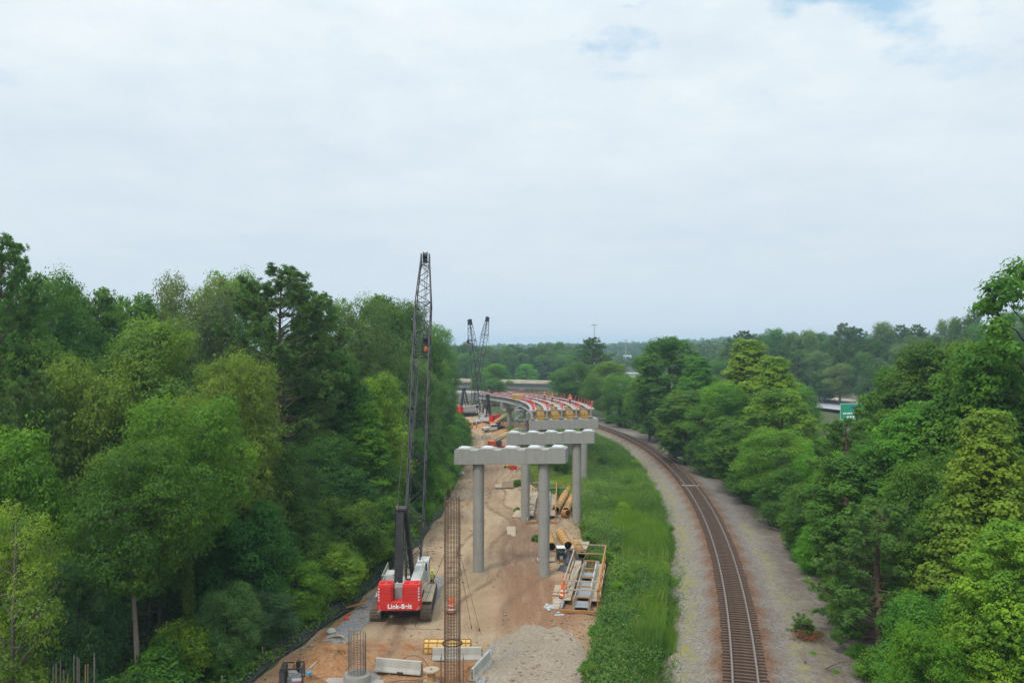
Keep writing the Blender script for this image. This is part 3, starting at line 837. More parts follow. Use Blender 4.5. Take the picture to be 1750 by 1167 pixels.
# ------------------------------------------------------------------ bridge under construction
CY = [75, 97.2, 123.7, 150, 176, 202, 228, 252]
CX = [-0.1, 4.75, 8.0, 8.0, 6.2, 2.4, -4.0, -12.6]
CZ = [11.75, 10.85, 9.9, 8.95, 8.0, 7.05, 6.1, 6.3]          # cap tops
def spline(Y, ys, vs):
    return float(np.interp(Y, ys, vs))
def centre(Y):
    # smooth centre line through the piers
    d = 9.0
    return (spline(Y - d, CY, CX) + 2 * spline(Y, CY, CX) + spline(Y + d, CY, CX)) / 4
def heading(i):
    a = max(i - 1, 0); b = min(i + 1, len(CY) - 1)
    return math.atan2(CX[b] - CX[a], CY[b] - CY[a])
BANK = 0.040
def pier(i, label, pads=True, w=10.65, cap_h=1.32, cap_d=1.7, cols=(-3.15, 3.15), r=0.535, seats=(-4.5, -2.25, 0, 2.25, 4.5), group='concrete piers of the bridge under construction'):
    hd = heading(i)
    o = empty('bridge_pier', (CX[i], CY[i], 0), -hd, label, 'bridge pier', group)
    zt = CZ[i]; zb = zt - cap_h
    mb = MB()
    Mx = Matrix.Translation((0, cap_d / 2, 0)) @ Matrix.Rotation(R(90), 4, 'X')
    top = []
    xs = []
    for s in seats: xs += [(s - 0.83, 0), (s - 0.64, 0.15), (s + 0.64, 0.15), (s + 0.83, 0)]
    hw = w / 2
    poly = [(-hw, zb - hw * BANK), (hw, zb + hw * BANK), (hw, zt + hw * BANK)]
    for x, dz in reversed(xs):
        if abs(x) < hw - 0.02: poly.append((x, zt + x * BANK + dz))
    poly.append((-hw, zt - hw * BANK))
    mb.prism(poly, Mx, cap_d)
    cap = mb.build('pier_cap', M['concrete'], o, bevel=0.03)
    if pads:
        for s in seats:
            z = zt + s * BANK + 0.15
            b = MB(); b.box((s, 0, z + 0.035), (1.0, 0.9, 0.065)); b.box((s, 0, z + 0.10), (0.72, 0.72, 0.06))
            for sx in (-0.42, 0.42):
                for sy in (-0.36, 0.36): b.tube([(s + sx, sy, z + 0.06), (s + sx, sy, z + 0.19)], 0.025, 6)
            b.build('bearing_pad', M['seat_plate'], cap)
    for c in cols:
        z1 = zb + c * BANK + 0.02
        cb = MB(); z0 = -1.2
        for k in range(1, 5):
            zq = z1 * k / 4
            cb.lathe([(r, z0), (r, zq - (0.02 if k < 4 else 0))], (c, 0, 0), 40)
            if k < 4: cb.lathe([(r - 0.008, zq - 0.02), (r - 0.008, zq + 0.02)], (c, 0, 0), 40)
            z0 = zq + 0.02
        cb.build('column', M['column'], o, smooth=True)
    return o
pier(0, 'nearest two-column concrete pier with bare bearing pads standing in the dirt road')
pier(1, 'second bare concrete pier, between the nearest pier and the girders')
pier(2, 'concrete pier carrying the open ends of the bridge girders', pads=True)
pier(3, 'concrete pier hidden deep under the girders behind the scaffold tower', pads=False)
pier(4, 'concrete pier under the girders beside the scaffold stair tower', pads=False)
pier(5, 'concrete pier under the curved girders behind the orange boom lifts', pads=False)
pier(6, 'slim concrete pier under the far end of the girders by the black crane', pads=False, cols=(-3.0, 3.0))
pier(7, 'farthest concrete pier behind the left far crane', pads=False, cap_h=2.3, w=11.5, cols=(-2.6, 3.2), r=0.62)
for k in range(0, 2):
    c = pxy((816, 930.5)[k], 982, 75)
# concrete collars at the feet of the near columns
def girder_point(x, Y):
    e = 2.0
    hd = math.atan2(centre(Y + e) - centre(Y - e), 2 * e)
    zt = float(np.interp(Y, CY, CZ)) + 0.30 + x * BANK
    return Vector((centre(Y) + x * math.cos(hd), Y - x * math.sin(hd), zt)), hd
deck = empty('bridge_superstructure', (centre(124), 124, 0), 0, 'curving row of pale bridge girders with red guard posts and ochre plywood forms', 'bridge')
D0 = deck.location.copy()
def loc(p): return Vector(p) - D0
GX = (-4.5, -2.25, 0, 2.25, 4.5)
GH = 1.35
prof = [(-0.34, 0), (0.34, 0), (0.34, 0.16), (0.10, 0.30), (0.10, GH - 0.24), (0.52, GH - 0.12), (0.55, GH), (-0.55, GH), (-0.52, GH - 0.12), (-0.10, GH - 0.24), (-0.10, 0.30), (-0.34, 0.16)]
Ys = list(np.arange(122.9, 231, 3.0))
for gx in GX:
    b = MB(); vs = []; fs = []; n = len(prof)
    for Y in Ys:
        p, hd = girder_point(gx, Y); p = loc(p)
        for (x, z) in prof: vs.append((p.x + x * math.cos(hd), p.y - x * math.sin(hd), p.z + z))
    for i in range(len(Ys) - 1):
        for k in range(n):
            k2 = (k + 1) % n; fs.append((i * n + k, i * n + k2, (i + 1) * n + k2, (i + 1) * n + k))
    fs += [tuple(range(n)), tuple((len(Ys) - 1) * n + k for k in range(n))]
    b.add(vs, fs); g = b.build('girder', M['girder'], deck)
def form_between(Y, z0, z1, th, name, mat, slot=None):
    for a, c in zip(GX[:-1], GX[1:]):
        p, hd = girder_point(a, Y); q, _ = girder_point(c, Y); p = loc(p); q = loc(q)
        d = (q - p).normalized()
        b = MB()
        A = p + d * 0.12; B = q - d * 0.12
        vs = []
        f = Vector((-d.y, d.x, 0)) * th
        for u in (A, B): vs += [u + Vector((0, 0, z0)), u + Vector((0, 0, z1)), u + f + Vector((0, 0, z1)), u + f + Vector((0, 0, z0))]
        b.add(vs, [(0, 1, 2, 3), (7, 6, 5, 4), (0, 4, 5, 1), (1, 5, 6, 2), (2, 6, 7, 3), (3, 7, 4, 0)])
        o = b.build(name, mat, deck)
        if slot:
            w = MB()
            for zz in slot: w.bar(A + Vector((0, 0, zz)) - f * 0.9, B + Vector((0, 0, zz)) - f * 0.9, 0.09)
            for t in (0.2, 0.5, 0.8): w.bar(A.lerp(B, t) + Vector((0, 0, z0)) - f * 1.7, A.lerp(B, t) + Vector((0, 0, z1)) - f * 1.7, 0.07)
            w.build('waler', M['form_yellow'], o)
form_between(123.6, -0.26, 1.12, 0.06, 'form_panel', M['form_ply'], (0.15, 0.55))
form_between(125.3, 0.9, 1.28, 0.05, 'diaphragm', M['steel'])
form_between(128.4, 0.55, 1.32, 0.06, 'form_panel', M['tube_ply'], (0.8,))
form_between(139.0, 0.55, 1.30, 0.06, 'form_panel', M['form_ply'])
for Y in (149.4, 175.2, 201.0): form_between(Y, 0.05, 1.2, 0.25, 'diaphragm', M['girder'])
for Y in (160, 188, 214): form_between(Y, 0.5, 1.28, 0.06, 'form_panel', M['tube_ply'])
# red guard posts
posts = []
for gi, gx in enumerate(GX):
    st = 5.2 if gi in (0, 4) else 6.4
    for Y in np.arange(124.6 + 0.7 * gi, 229, st): posts.append((gx, float(Y)))
posts.sort(key=lambda t: t[1])
def post_shape(b, gx, Y):
    p, hd = girder_point(gx, Y); p = loc(p) + Vector((0, 0, GH))
    sgn = 1 if gx > 0 else -1
    b.bar(p, p + Vector((0.10 * sgn, 0.05, 1.12)), 0.07)
    b.bar(p + Vector((-0.30 * sgn, 0, 0.0)), p + Vector((0.05 * sgn, 0, 0.55)), 0.05)
for gx in GX:
    b = MB(); q, hd = girder_point(gx, 124.2); q = loc(q) + Vector((0.1, 0, GH)); b.bar(q, q + Vector((0.28, 1.6, 0.95)), 0.15); b.bar(q, q + Vector((0.1, 0.1, 0.95)), 0.09); b.build('end_brace', M['safety_red'], deck)
for gx, Y in posts[:93]:
    b = MB(); post_shape(b, gx, Y); b.build('guard_post', M['safety_red'], deck)
b = MB()
for gx, Y in posts[93:]: post_shape(b, gx, Y)
# mid posts on the outer girders fill the row up
for gx in (-4.5, 4.5):
    for Y in np.arange(127.2, 229, 5.2): post_shape(b, gx, float(Y))
tag(b.build('guard_post', M['safety_red'], deck), kind='stuff')
b = MB()
for gx in (-4.5, 4.5, 0, 2.25):
    for zz in (0.55, 1.08):
        prev = None
        for Y in np.arange(124.6, 229, 5.2):
            p, hd = girder_point(gx, float(Y)); p = loc(p) + Vector((0.08 * (1 if gx > 0 else -1), 0, GH + zz))
            if prev is not None: b.bar(prev, p, 0.022)
            prev = p
b.build('guard_cable', M['rope'], deck)
for Y in (133.0, 146.0, 166.0, 196):
    p, hd = girder_point(-1.1, Y); q, _ = girder_point(1.2, Y); b = MB()
    for k in range(4):
        o_ = Vector((0, 0.32 * k, GH + 0.06)); b.bar(loc(p) + o_, loc(q) + o_, 0.28, 0.05)
    b.build('deck_plank', M['lumber'], deck)
p, hd = girder_point(-4.5, 176)
box = MB(); q = loc(p) + Vector((-0.2, 0, GH + 0.02))
for k in range(3): box.box(q + Vector((0, 0, 0.25 + 0.42 * k)), (2.6, 1.2, 0.22), -hd)
for sx in (-1.1, 1.1): box.box(q + Vector((sx, 0, 0.6)), (0.12, 0.9, 1.2), -hd)
st = box.build('lumber_stack', M['form_yellow'], None); st.location = D0
tag(st, 'yellowish lumber bundle lying on the left edge of the girders', 'lumber stack')

# ------------------------------------------------------------------ old overpass behind
ov = empty('overpass', (0, 330, 0), 0, 'old grey highway overpass crossing behind the trees at the back', 'overpass')
zt0 = 6.6
def ovz(x): return zt0 - 0.022 * (x + 20)
b = MB()
for (x0, x1) in ((-72, -30), (-30, 0), (0, 18), (18, 46)):
    a = Vector((x0, 0, ovz(x0))); c = Vector((x1, 0, ovz(x1)))
    b.bar(a - Vector((0, 0, .35)), c - Vector((0, 0, .35)), 10, 0.5)
b.build('deck_slab', M['old_concrete'], ov)
b = MB()
for yy in (-5.1, 5.1):
    b.bar((-72, yy, ovz(-72) + 0.42), (46, yy, ovz(46) + 0.42), 0.25, 1.0)
b.build('parapet', M['asphalt_tan'], ov)
b = MB()
for yy in (-4, -1.5, 1.5, 4):
    b.bar((-72, yy, ovz(-72) - 1.45), (46, yy, ovz(46) - 1.45), 0.4, 1.7)
b.build('girder', M['girder'], ov)
for x in (-50, -27, 3.5, 20, 40):
    b = MB(); b.box((x, 0, ovz(x) - 2.75), (1.2, 9.5, 0.9))
    for yy in (-3.2, 3.2): b.lathe([(0.5, -0.5), (0.5, ovz(x) - 3.1)], (x, yy, 0), 16)
    b.build('pier', M['old_concrete'], ov)

# old deck end with orange netting behind the far crane
ob = empty('bridge_deck', tuple(pxy(770, 670, 268)), 0, 'finished grey deck end with an orange fence behind the farthest pier', 'bridge deck')
b = MB(); b.box((0, 4, -0.7), (22, 10, 1.3)); b.build('slab', M['girder'], ob)
for k in range(15): b = MB(); b.box((-8 + 1.25 * k, -0.6, 0.62), (0.09, 0.09, 1.2)); b.build('fence_post', M['orange'], ob)

# ------------------------------------------------------------------ railway
rw = empty('railway_track', (0, 0, 0), 0, 'curving single railway track on rust-brown sleepers in a gravel bed', 'railway track')
rY = [30.0]
ys_t = []
y = 34.0
while y < 236:
    ys_t.append(y); e = 0.5
    dx = float(track_x(y + e) - track_x(y - e)) / (2 * e)
    y += 0.52 / math.sqrt(1 + dx * dx)
def track_dir(y):
    dx = float(track_x(y + .5) - track_x(y - .5)); return Vector((dx, 1, 0)).normalized()
vis = [y for y in ys_t if y >= 46.5]
near, rest = vis[:100], vis[100:] + [y for y in ys_t if y < 46.5]
rt = random.Random(3)
tie_me = []
for k in range(4):
    b = MB(); b.box((0, 0, -0.01), (2.6 + 0.04 * k, 0.235 - 0.008 * k, 0.2)); o_ = b.build('tie', M['tie']); tie_me.append(o_.data); bpy.data.objects.remove(o_)
for y in near:
    d = track_dir(y); o_ = link('tie', rt.choice(tie_me), None, rw)
    o_.location = (float(track_x(y)) + rt.uniform(-.04, .04), y, TZ - 0.01 + rt.uniform(0, 0.02)); o_.rotation_euler = (0, 0, -math.atan2(d.x, d.y) + rt.uniform(-.012, .012))
b = MB()
for y in rest:
    d = track_dir(y); b.box((float(track_x(y)), y, TZ + 0.01), (2.6, 0.23, 0.2), -math.atan2(d.x, d.y) + rt.uniform(-.012, .012))
tag(b.build('tie', M['tie'], rw), kind='stuff')
ry = list(np.arange(34, 236, 2.0))
for s in (-0.75, 0.75):
    pts = []
    for y in ry:
        d = track_dir(y); n_ = Vector((d.y, -d.x, 0)); pts.append(Vector((float(track_x(y)), y, TZ + 0.12)) + n_ * s)
    b = MB(); h_ = MB()
    for a, c in zip(pts[:-1], pts[1:]):
        b.bar(a + Vector((0, 0, 0.010)), c + Vector((0, 0, 0.010)), 0.15, 0.02); b.bar(a + Vector((0, 0, 0.075)), c + Vector((0, 0, 0.075)), 0.022, 0.11)
        b.bar(a + Vector((0, 0, 0.14)), c + Vector((0, 0, 0.14)), 0.074, 0.022)
        h_.bar(a + Vector((0, 0, 0.163)), c + Vector((0, 0, 0.163)), 0.062, 0.022)
    r_ = b.build('rail', M['rail'], rw); h_.build('rail_head', M['rail_head'], r_)
p = px(1185, 829.5, TZ + .13)
b = MB(); d = track_dir(p.y); b.box((float(track_x(p.y)), p.y, TZ + 0.13), (2.5, 0.3, 0.10), -math.atan2(d.x, d.y)); b.build('crossing_plank', M['barrier'], rw)

# ------------------------------------------------------------------ crawler cranes
def lattice(b, P0, P1, w0, w1, d0, d1, side, upv, n, rc, rl, skip_ends=False):
    """Four chords and zigzag lacing between two sections; side = width axis, upv = depth axis."""
    def corner(t, i, j):
        c = P0.lerp(P1, t); return c + side * (i * (w0 + (w1 - w0) * t) / 2) + upv * (j * (d0 + (d1 - d0) * t) / 2)
    for i in (-1, 1):
        for j in (-1, 1): b.tube([corner(0, i, j), corner(1, i, j)], rc, 6, False)
    for k in range(n):
        t0, t1 = k / n, (k + 1) / n
        s = 1 if k % 2 else -1
        for j in (-1, 1): b.tube([corner(t0, -s, j), corner(t1, s, j)], rl, 5, False)
        for i in (-1, 1): b.tube([corner(t0, i, -s), corner(t1, i, s)], rl, 5, False)
    for t in (0, 1):
        for j in (-1, 1): b.tube([corner(t, -1, j), corner(t, 1, j)], rl * 1.2, 5, False)
        for i in (-1, 1): b.tube([corner(t, i, -1), corner(t, i, 1)], rl * 1.2, 5, False)
    b.tube([corner(1, -1, -1), corner(1, 1, 1)], rl, 5, False)
def text_mesh(s, size, depth, bold):
    cu = bpy.data.curves.new('lettering', 'FONT'); cu.body = s; cu.size = size; cu.extrude = depth; cu.offset = bold
    cu.align_x = 'CENTER'; cu.align_y = 'CENTER'; cu.space_character = 1.08
    o_ = bpy.data.objects.new('lettering', cu); COL.objects.link(o_)
    bpy.context.view_layer.update()
    me = bpy.data.meshes.new_from_object(o_.evaluated_get(bpy.context.evaluated_depsgraph_get()))
    bpy.data.objects.remove(o_); bpy.data.curves.remove(cu)
    me.materials.clear(); return me
def crawler(o, sx, L=6.9, rz=0.0, w=0.86, gauge=3.9):
    Rz = Matrix.Rotation(rz, 4, 'Z')
    h = 1.12; r = h / 2
    grp = MB()
    n = 64; per = 2 * (L - h) + math.pi * h
    prof_ = []
    def pt(s):
        s = s % per; a = L - h
        if s < a: return (-a / 2 + s, 0.0, 0.0)
        s -= a
        if s < math.pi * r: th = s / r; return (a / 2 + r * math.sin(th), r - r * math.cos(th), th)
        s -= math.pi * r
        if s < a: return (a / 2 - s, h, math.pi)
        s -= a; th = math.pi + s / r; return (-a / 2 + r * math.sin(th), r - r * math.cos(th), th)
    b = MB()
    for k in range(n):
        yy, zz, th = pt(per * k / n)
        Mk = Rz @ Matrix.Translation((sx * gauge / 2, yy, zz)) @ Matrix.Rotation(th, 4, 'X')
        vs = []
        for dx in (-w / 2, w / 2):
            for dy in (-per / n * 0.44, per / n * 0.44):
                for dz in (0.0, 0.09): vs.append(Mk @ Vector((dx, dy, dz)))
        b.add(vs, [(0, 1, 3, 2), (4, 6, 7, 5), (0, 4, 5, 1), (2, 3, 7, 6), (0, 2, 6, 4), (1, 5, 7, 3)])
        vs = []
        for dx in (-w / 2 + 0.06, w / 2 - 0.06):
            for dy in (-0.035, 0.035):
                for dz in (-0.035, 0.01): vs.append(Mk @ Vector((dx, dy, dz)))
        b.add(vs, [(0, 1, 3, 2), (4, 6, 7, 5), (0, 4, 5, 1), (2, 3, 7, 6), (0, 2, 6, 4), (1, 5, 7, 3)])
    tr = b.build('crawler_track', M['track_pad'], o)
    f = MB()
    c = Rz @ Vector((sx * gauge / 2, 0, h / 2)); f.box(c, (w * 0.62, L - h, h * 0.52), rz)
    for k in range(9):
        yy = -(L - h) / 2 + (L - h) * k / 8
        Mk = Rz @ Matrix.Translation((sx * gauge / 2 - w * 0.42, yy, 0.30 if 0 < k < 8 else h / 2)) @ Matrix.Rotation(R(90), 4, 'Y')
        rr = 0.19 if 0 < k < 8 else r - 0.12
        f.lathe([(0, 0), (rr, 0), (rr, w * 0.84), (0, w * 0.84)], n=16, M=Mk)
    f.build('track_frame', M['black'], tr)
def rail_run(b, pts, h, post_r=0.022, mid=True):
    for p in pts: b.tube([p, Vector(p) + Vector((0, 0, h))], post_r, 6)
    for a, c in zip(pts[:-1], pts[1:]):
        for zz in ((h, h * 0.5) if mid else (h,)): b.tube([Vector(a) + Vector((0, 0, zz)), Vector(c) + Vector((0, 0, zz))], post_r, 6)
def crawler_crane(locn, rz, boom_len, boom_ang, label, track_rz=0.0, width=1.5, text=True, hook_drop=10.0, near=True, group='lattice boom crawler cranes'):
    o = empty('crawler_crane', locn, rz, label, 'crane', group)
    for sx in (-1, 1): crawler(o, sx, rz=track_rz)
    b = MB(); b.box((0, 0, 0.82), (3.1, 2.4, 0.5), track_rz); b.box((0, 1.5, 0.75), (3.2, 0.5, 0.42), track_rz); b.box((0, -1.5, 0.75), (3.2, 0.5, 0.42), track_rz)
    b.lathe([(1.05, 1.0), (1.05, 1.28)], n=28); b.build('carbody', M['black'], o)
    b = MB(); b.box((0, 0.6, 1.42), (2.3, 6.2, 0.26)); b.build('upper_deck', M['grey_paint'], o, bevel=0.02)
    # counterweight: base slab and two stacks of three slabs
    y0 = -4.55
    cw = MB()
    def slab(x0, x1, z0, z1, yb, yf, ch):
        poly = [(x0 + ch, yb), (x1 - ch, yb), (x1, yb + ch), (x1, yf), (x0, yf), (x0, yb + ch)]
        cw.prism(poly, Matrix.Translation((0, 0, z0)), z1 - z0)
    slab(-1.66, 1.66, 1.30, 1.92, y0, y0 + 1.5, 0.16)
    for (x0, x1) in ((-1.64, -0.48), (0.27, 1.64)):
        slab(x0, x1, 1.925, 2.50, y0 + 0.03, y0 + 1.35, 0.15)
        slab(x0, x1, 2.515, 3.12, y0 + 0.03, y0 + 1.35, 0.15)
        slab(x0 + 0.05, x1 - 0.05, 3.125, 3.22, y0 + 0.10, y0 + 1.3, 0.15)
    cwo = cw.build('counterweight', M['red'], o, bevel=0.025)
    b = MB()
    for (x, z) in ((-1.3, 3.22), (-0.8, 3.22), (0.6, 3.22), (1.3, 3.22)): b.box((x, y0 + 0.7, z + 0.05), (0.22, 0.5, 0.12))
    b.build('lifting_lug', M['red'], cwo)
    if text:
        me = text_mesh('Link-Belt', 0.47, 0.012, 0.014)
        t = link('lettering', me, M['letter'], cwo); t.location = (0.08, y0 - 0.014, 1.60); t.rotation_euler = (R(90), 0, 0)
        b = MB()
        for sgn in (-1, 1):
            for k in range(8):
                z = 1.42 + 0.22 * k
                if k == 2: continue
                xx = sgn * (1.53 if z < 1.9 else 1.52); yy = y0 + (0.065 if z < 1.9 else 0.085)
                b.box((xx + 0.0, yy - 0.02, z), (0.13, 0.012, 0.13), sgn * R(45), 0, 0)
        b.build('hazard_stripe', M['letter'], cwo)
        b = MB(); b.box((0, y0 + 0.25, 1.22), (3.05, 0.3, 0.10)); b.build('bumper', M['black'], cwo)
        b = MB()
        for sgn in (-1, 1): b.bar((sgn * 1.35, y0 - 0.02, 1.36), (sgn * 1.62, y0 - 0.25, 1.62) if sgn > 0 else (-1.6, y0 - 0.2, 1.2), 0.06)
        b.build('tie_bar', M['lumber'], cwo)
    # winch and engine gear between the stacks
    b = MB()
    for k in range(3): b.lathe([(0.0, -0.34), (0.26, -0.34), (0.26, -0.30), (0.19, -0.30), (0.19, 0.30), (0.26, 0.30), (0.26, 0.34), (0, 0.34)], (-0.10, -3.3 + 1.1 * k, 1.95), 20, Matrix.Rotation(R(90), 4, 'Y'))
    b.build('winch_drum', M['steel'], o, smooth=True)
    b = MB()
    b.box((-0.10, -3.6, 2.5), (0.62, 0.12, 1.2)); b.box((-0.10, -2.9, 2.2), (0.70, 0.5, 0.7)); b.box((-0.35, -3.0, 2.8), (0.10, 1.6, 0.10)); b.box((0.15, -3.0, 2.8), (0.10, 1.6, 0.10))
    for k in range(5): b.box((-0.34 + 0.12 * k, -3.72, 2.35 + 0.1 * (k % 2)), (0.05, 0.08, 0.9))
    b.box((-0.9, -2.4, 2.2), (0.5, 0.9, 1.1)); b.build('engine_gear', M['grey_paint'], o)
    # right and left machine housings
    b = MB(); b.box((1.12, -0.55, 2.35), (0.78, 4.9, 1.6)); hs = b.build('engine_housing', M['white'], o, bevel=0.05)
    b = MB()
    for k in range(7): b.box((1.12, -2.5 + 0.55 * k, 3.165), (0.6, 0.34, 0.03)); b.box((1.525, -2.5 + 0.62 * k, 2.5), (0.02, 0.42, 0.8))
    b.box((1.53, -2.2, 2.7), (0.02, 0.5, 0.3)); b.build('vent_panel', M['grey_paint'], hs)
    b = MB(); rail_run(b, [Vector((1.45, -2.6 + 1.0 * k, 3.15)) for k in range(4)], 0.7); b.build('handrail', M['white'], hs)
    b = MB(); b.box((1.536, -1.45, 2.75), (0.02, 0.3, 0.4)); b.build('warning_sticker', M['yellow'], hs)
    b = MB(); b.box((-1.15, -1.2, 2.0), (0.8, 3.6, 0.9)); b.box((-1.15, -0.3, 2.7), (0.7, 1.2, 0.7)); hl = b.build('machine_housing', M['white'], o, bevel=0.05)
    b = MB(); rail_run(b, [Vector((-1.5, -2.9 + 0.75 * k, 2.45 + 0.0 * k)) for k in range(6)], 1.05); rail_run(b, [Vector((-1.5, -2.9, 2.45)), Vector((-0.75, -2.9, 2.45))], 1.05)
    b.build('handrail', M['white'], hl)
    # cab at the front right
    b = MB(); Mx = Matrix.Translation((0.78, 0, 0)) @ Matrix.Rotation(R(90), 4, 'Z') @ Matrix.Rotation(R(90), 4, 'X')
    b.prism([(2.0, 1.5), (3.75, 1.5), (3.95, 2.2), (3.55, 3.3), (2.0, 3.3)], Mx, 0.98); cb = b.build('operator_cab', M['white'], o, bevel=0.04)
    b = MB(); b.box((1.775, 2.85, 2.75), (0.02, 1.2, 0.75)); b.box((1.27, 1.985, 2.8), (0.7, 0.02, 0.6)); b.bar((1.27, 3.97, 2.3), (1.27, 3.60, 3.2), 0.75, 0.02); b.build('window', M['glass'], cb)
    # side walkways
    b = MB(); b.box((1.95, -0.4, 1.38), (0.75, 4.6, 0.06)); b.box((2.36, -0.4, 1.36), (0.05, 4.6, 0.12)); b.box((1.95, -0.4, 1.43), (0.72, 0.04, 0.03)); b.build('walkway', M['lumber'], o)
    b = MB(); b.box((-1.9, 0.2, 1.38), (0.7, 3.2, 0.06)); b.build('walkway', M['grey_paint'], o)
    # gantry mast
    g = MB()
    gx = 0.05
    g.bar((gx - 0.35, -2.35, 1.6), (gx - 0.30, -1.2, 8.2), 0.62, 0.5); g.bar((gx + 0.60, 0.6, 1.6), (gx + 0.12, -1.15, 8.15), 0.30, 0.34); g.bar((gx - 0.85, 0.6, 1.6), (gx - 0.68, -1.15, 8.1), 0.12, 0.2)
    g.bar((gx - 0.72, -1.2, 8.25), (gx + 0.28, -1.2, 8.25), 0.42, 0.5); g.bar((gx - 0.1, -1.7, 5.1), (gx + 0.45, -0.4, 5.1), 0.12)
    g.lathe([(0, -0.42), (0.30, -0.42), (0.30, 0.42), (0, 0.42)], (gx - 0.22, -1.2, 8.3), 16, Matrix.Rotation(R(90), 4, 'Y'))
    gm = g.build('gantry_mast', M['black'], o)
    b = MB(); b.box((gx - 0.5, -1.6, 8.58), (0.05, 0.05, 0.5)); b.build('mast_light', M['rust_steel'], gm)
    # boom
    side = Vector((1, 0, 0)); ax = Vector((0, math.cos(boom_ang), math.sin(boom_ang))); nrm = Vector((0, -math.sin(boom_ang), math.cos(boom_ang)))
    foot = Vector((0.05, 2.0, 1.75)); bo = Vector((0.35, 0, 0))
    def at(s): return foot + ax * s + bo
    Wd = width
    b = MB()
    rc, rl = (0.066, 0.036) if near else (0.075, 0.045)
    lattice(b, at(0), at(5.0), Wd * 0.72, Wd, 0.45, Wd, side, nrm, 4, rc, rl)
    lt = boom_len - 5.0 - 5.6; nseg = max(2, round(lt / 6.0))
    for k in range(nseg):
        a = 5.0 + lt * k / nseg; c = 5.0 + lt * (k + 1) / nseg
        lattice(b, at(a), at(c), Wd, Wd, Wd, Wd, side, nrm, 4, rc, rl)
    a = boom_len - 5.6
    lattice(b, at(a), at(boom_len - 0.8), Wd * 1.02, Wd * 0.60, Wd, 0.75, side, nrm, 5, rc, rl)
    bm_ = b.build('boom', M['boom'], o)
    h = MB()
    for sgn in (-1, 1):
        h.bar(at(boom_len - 1.3) + side * sgn * Wd * 0.29, at(boom_len + 0.15) + side * sgn * Wd * 0.27, 0.14, 0.75, upv=(0, 0.3, 1))
        h.tube([at(boom_len - 0.1) + side * sgn * 0.22 + nrm * 0.35, at(boom_len + 0.35) + side * sgn * 0.22 + nrm * 0.4], 0.04, 6)
    for q in (-0.15, 0.15): h.lathe([(0, -0.22), (0.36, -0.22), (0.30, 0), (0.36, 0.22), (0, 0.22)], tuple(at(boom_len - 0.25 + q) + nrm * (0.2 + q)), 18, Matrix.Rotation(R(90), 4, 'Y'))
    h.build('boom_head', M['black'], bm_)
    b = MB()
    for sgn in (-1, 1): b.tube([Vector((gx - 0.22 + sgn * 0.35, -1.2, 8.45)), at(boom_len - 0.6) + side * sgn * Wd * 0.27 + nrm * 0.4], 0.024, 5)
    for k in range(4): b.tube([Vector((gx - 0.4 + 0.12 * k, -1.25, 8.3)), Vector((gx - 0.4 + 0.12 * k, -2.5, 1.9))], 0.014, 4)
    b.build('pendant_line', M['rope'], o)
    tip = at(boom_len) + ax * 0.0 - nrm * 0.3 + Vector((0, 0.25, 0))
    b = MB()
    for dx in (-0.1, 0.1): b.tube([tip + Vector((dx, 0, 0)), tip + Vector((dx, 0, -hook_drop + 0.7))], 0.022, 5)
    b.tube([at(boom_len - 1) + side * 0.1 + nrm * 0.3, Vector((0.0, -0.9, 2.1)) ], 0.014, 4)
    b.tube([at(boom_len - 1) - side * 0.1 + nrm * 0.3, Vector((-0.1, -1.9, 2.1)) ], 0.014, 4)
    b.build('hoist_rope', M['rope'], o)
    hb = MB(); zc = tip.z - hook_drop
    hb.box((tip.x, tip.y, zc + 0.35), (0.5, 0.34, 1.0)); hb.lathe([(0, -0.2), (0.34, -0.2), (0.34, 0.2), (0, 0.2)], (tip.x, tip.y, zc + 0.45), 16, Matrix.Rotation(R(90), 4, 'Y'))
    hk = hb.build('hook_block', M['black'], o)
    hb = MB(); hb.lathe([(0, 0.30), (0.14, 0.24), (0.21, 0.0), (0.14, -0.24), (0, -0.30)], (tip.x, tip.y, zc - 0.62), 14); hb.build('hook_ball', M['orange'], hk, smooth=True)
    hb = MB(); hb.tube([(tip.x, tip.y, zc - 0.9), (tip.x, tip.y, zc - 1.15), (tip.x + .16, tip.y, zc - 1.3), (tip.x + .22, tip.y, zc - 1.12)], 0.05, 8); hb.build('hook', M['steel'], hk)
    return o
C0 = Vector((-8.75, 65.2, 0.02))
crawler_crane(C0, R(1.5), 31.6, math.atan2(27.2, 12.6), 'nearest crawler crane with red counterweight beside the tall rebar cage', text=True, hook_drop=8.6)
A0 = px(797, 712, 0.0)
crawler_crane((A0.x, A0.y + 2, 0.05), -R(40), 29.2, R(76), 'far crawler crane with cream tracks and boom leaning right, by the farthest pier', track_rz=-R(30), text=False, hook_drop=22, near=False)
B0 = px(829, 730, 0.0)
crawler_crane((B0.x, B0.y + 2, 0.05), R(45), 26.9, R(80), 'far crawler crane with boom leaning left, standing behind the white pickup', track_rz=R(25), text=False, hook_drop=6, near=False)

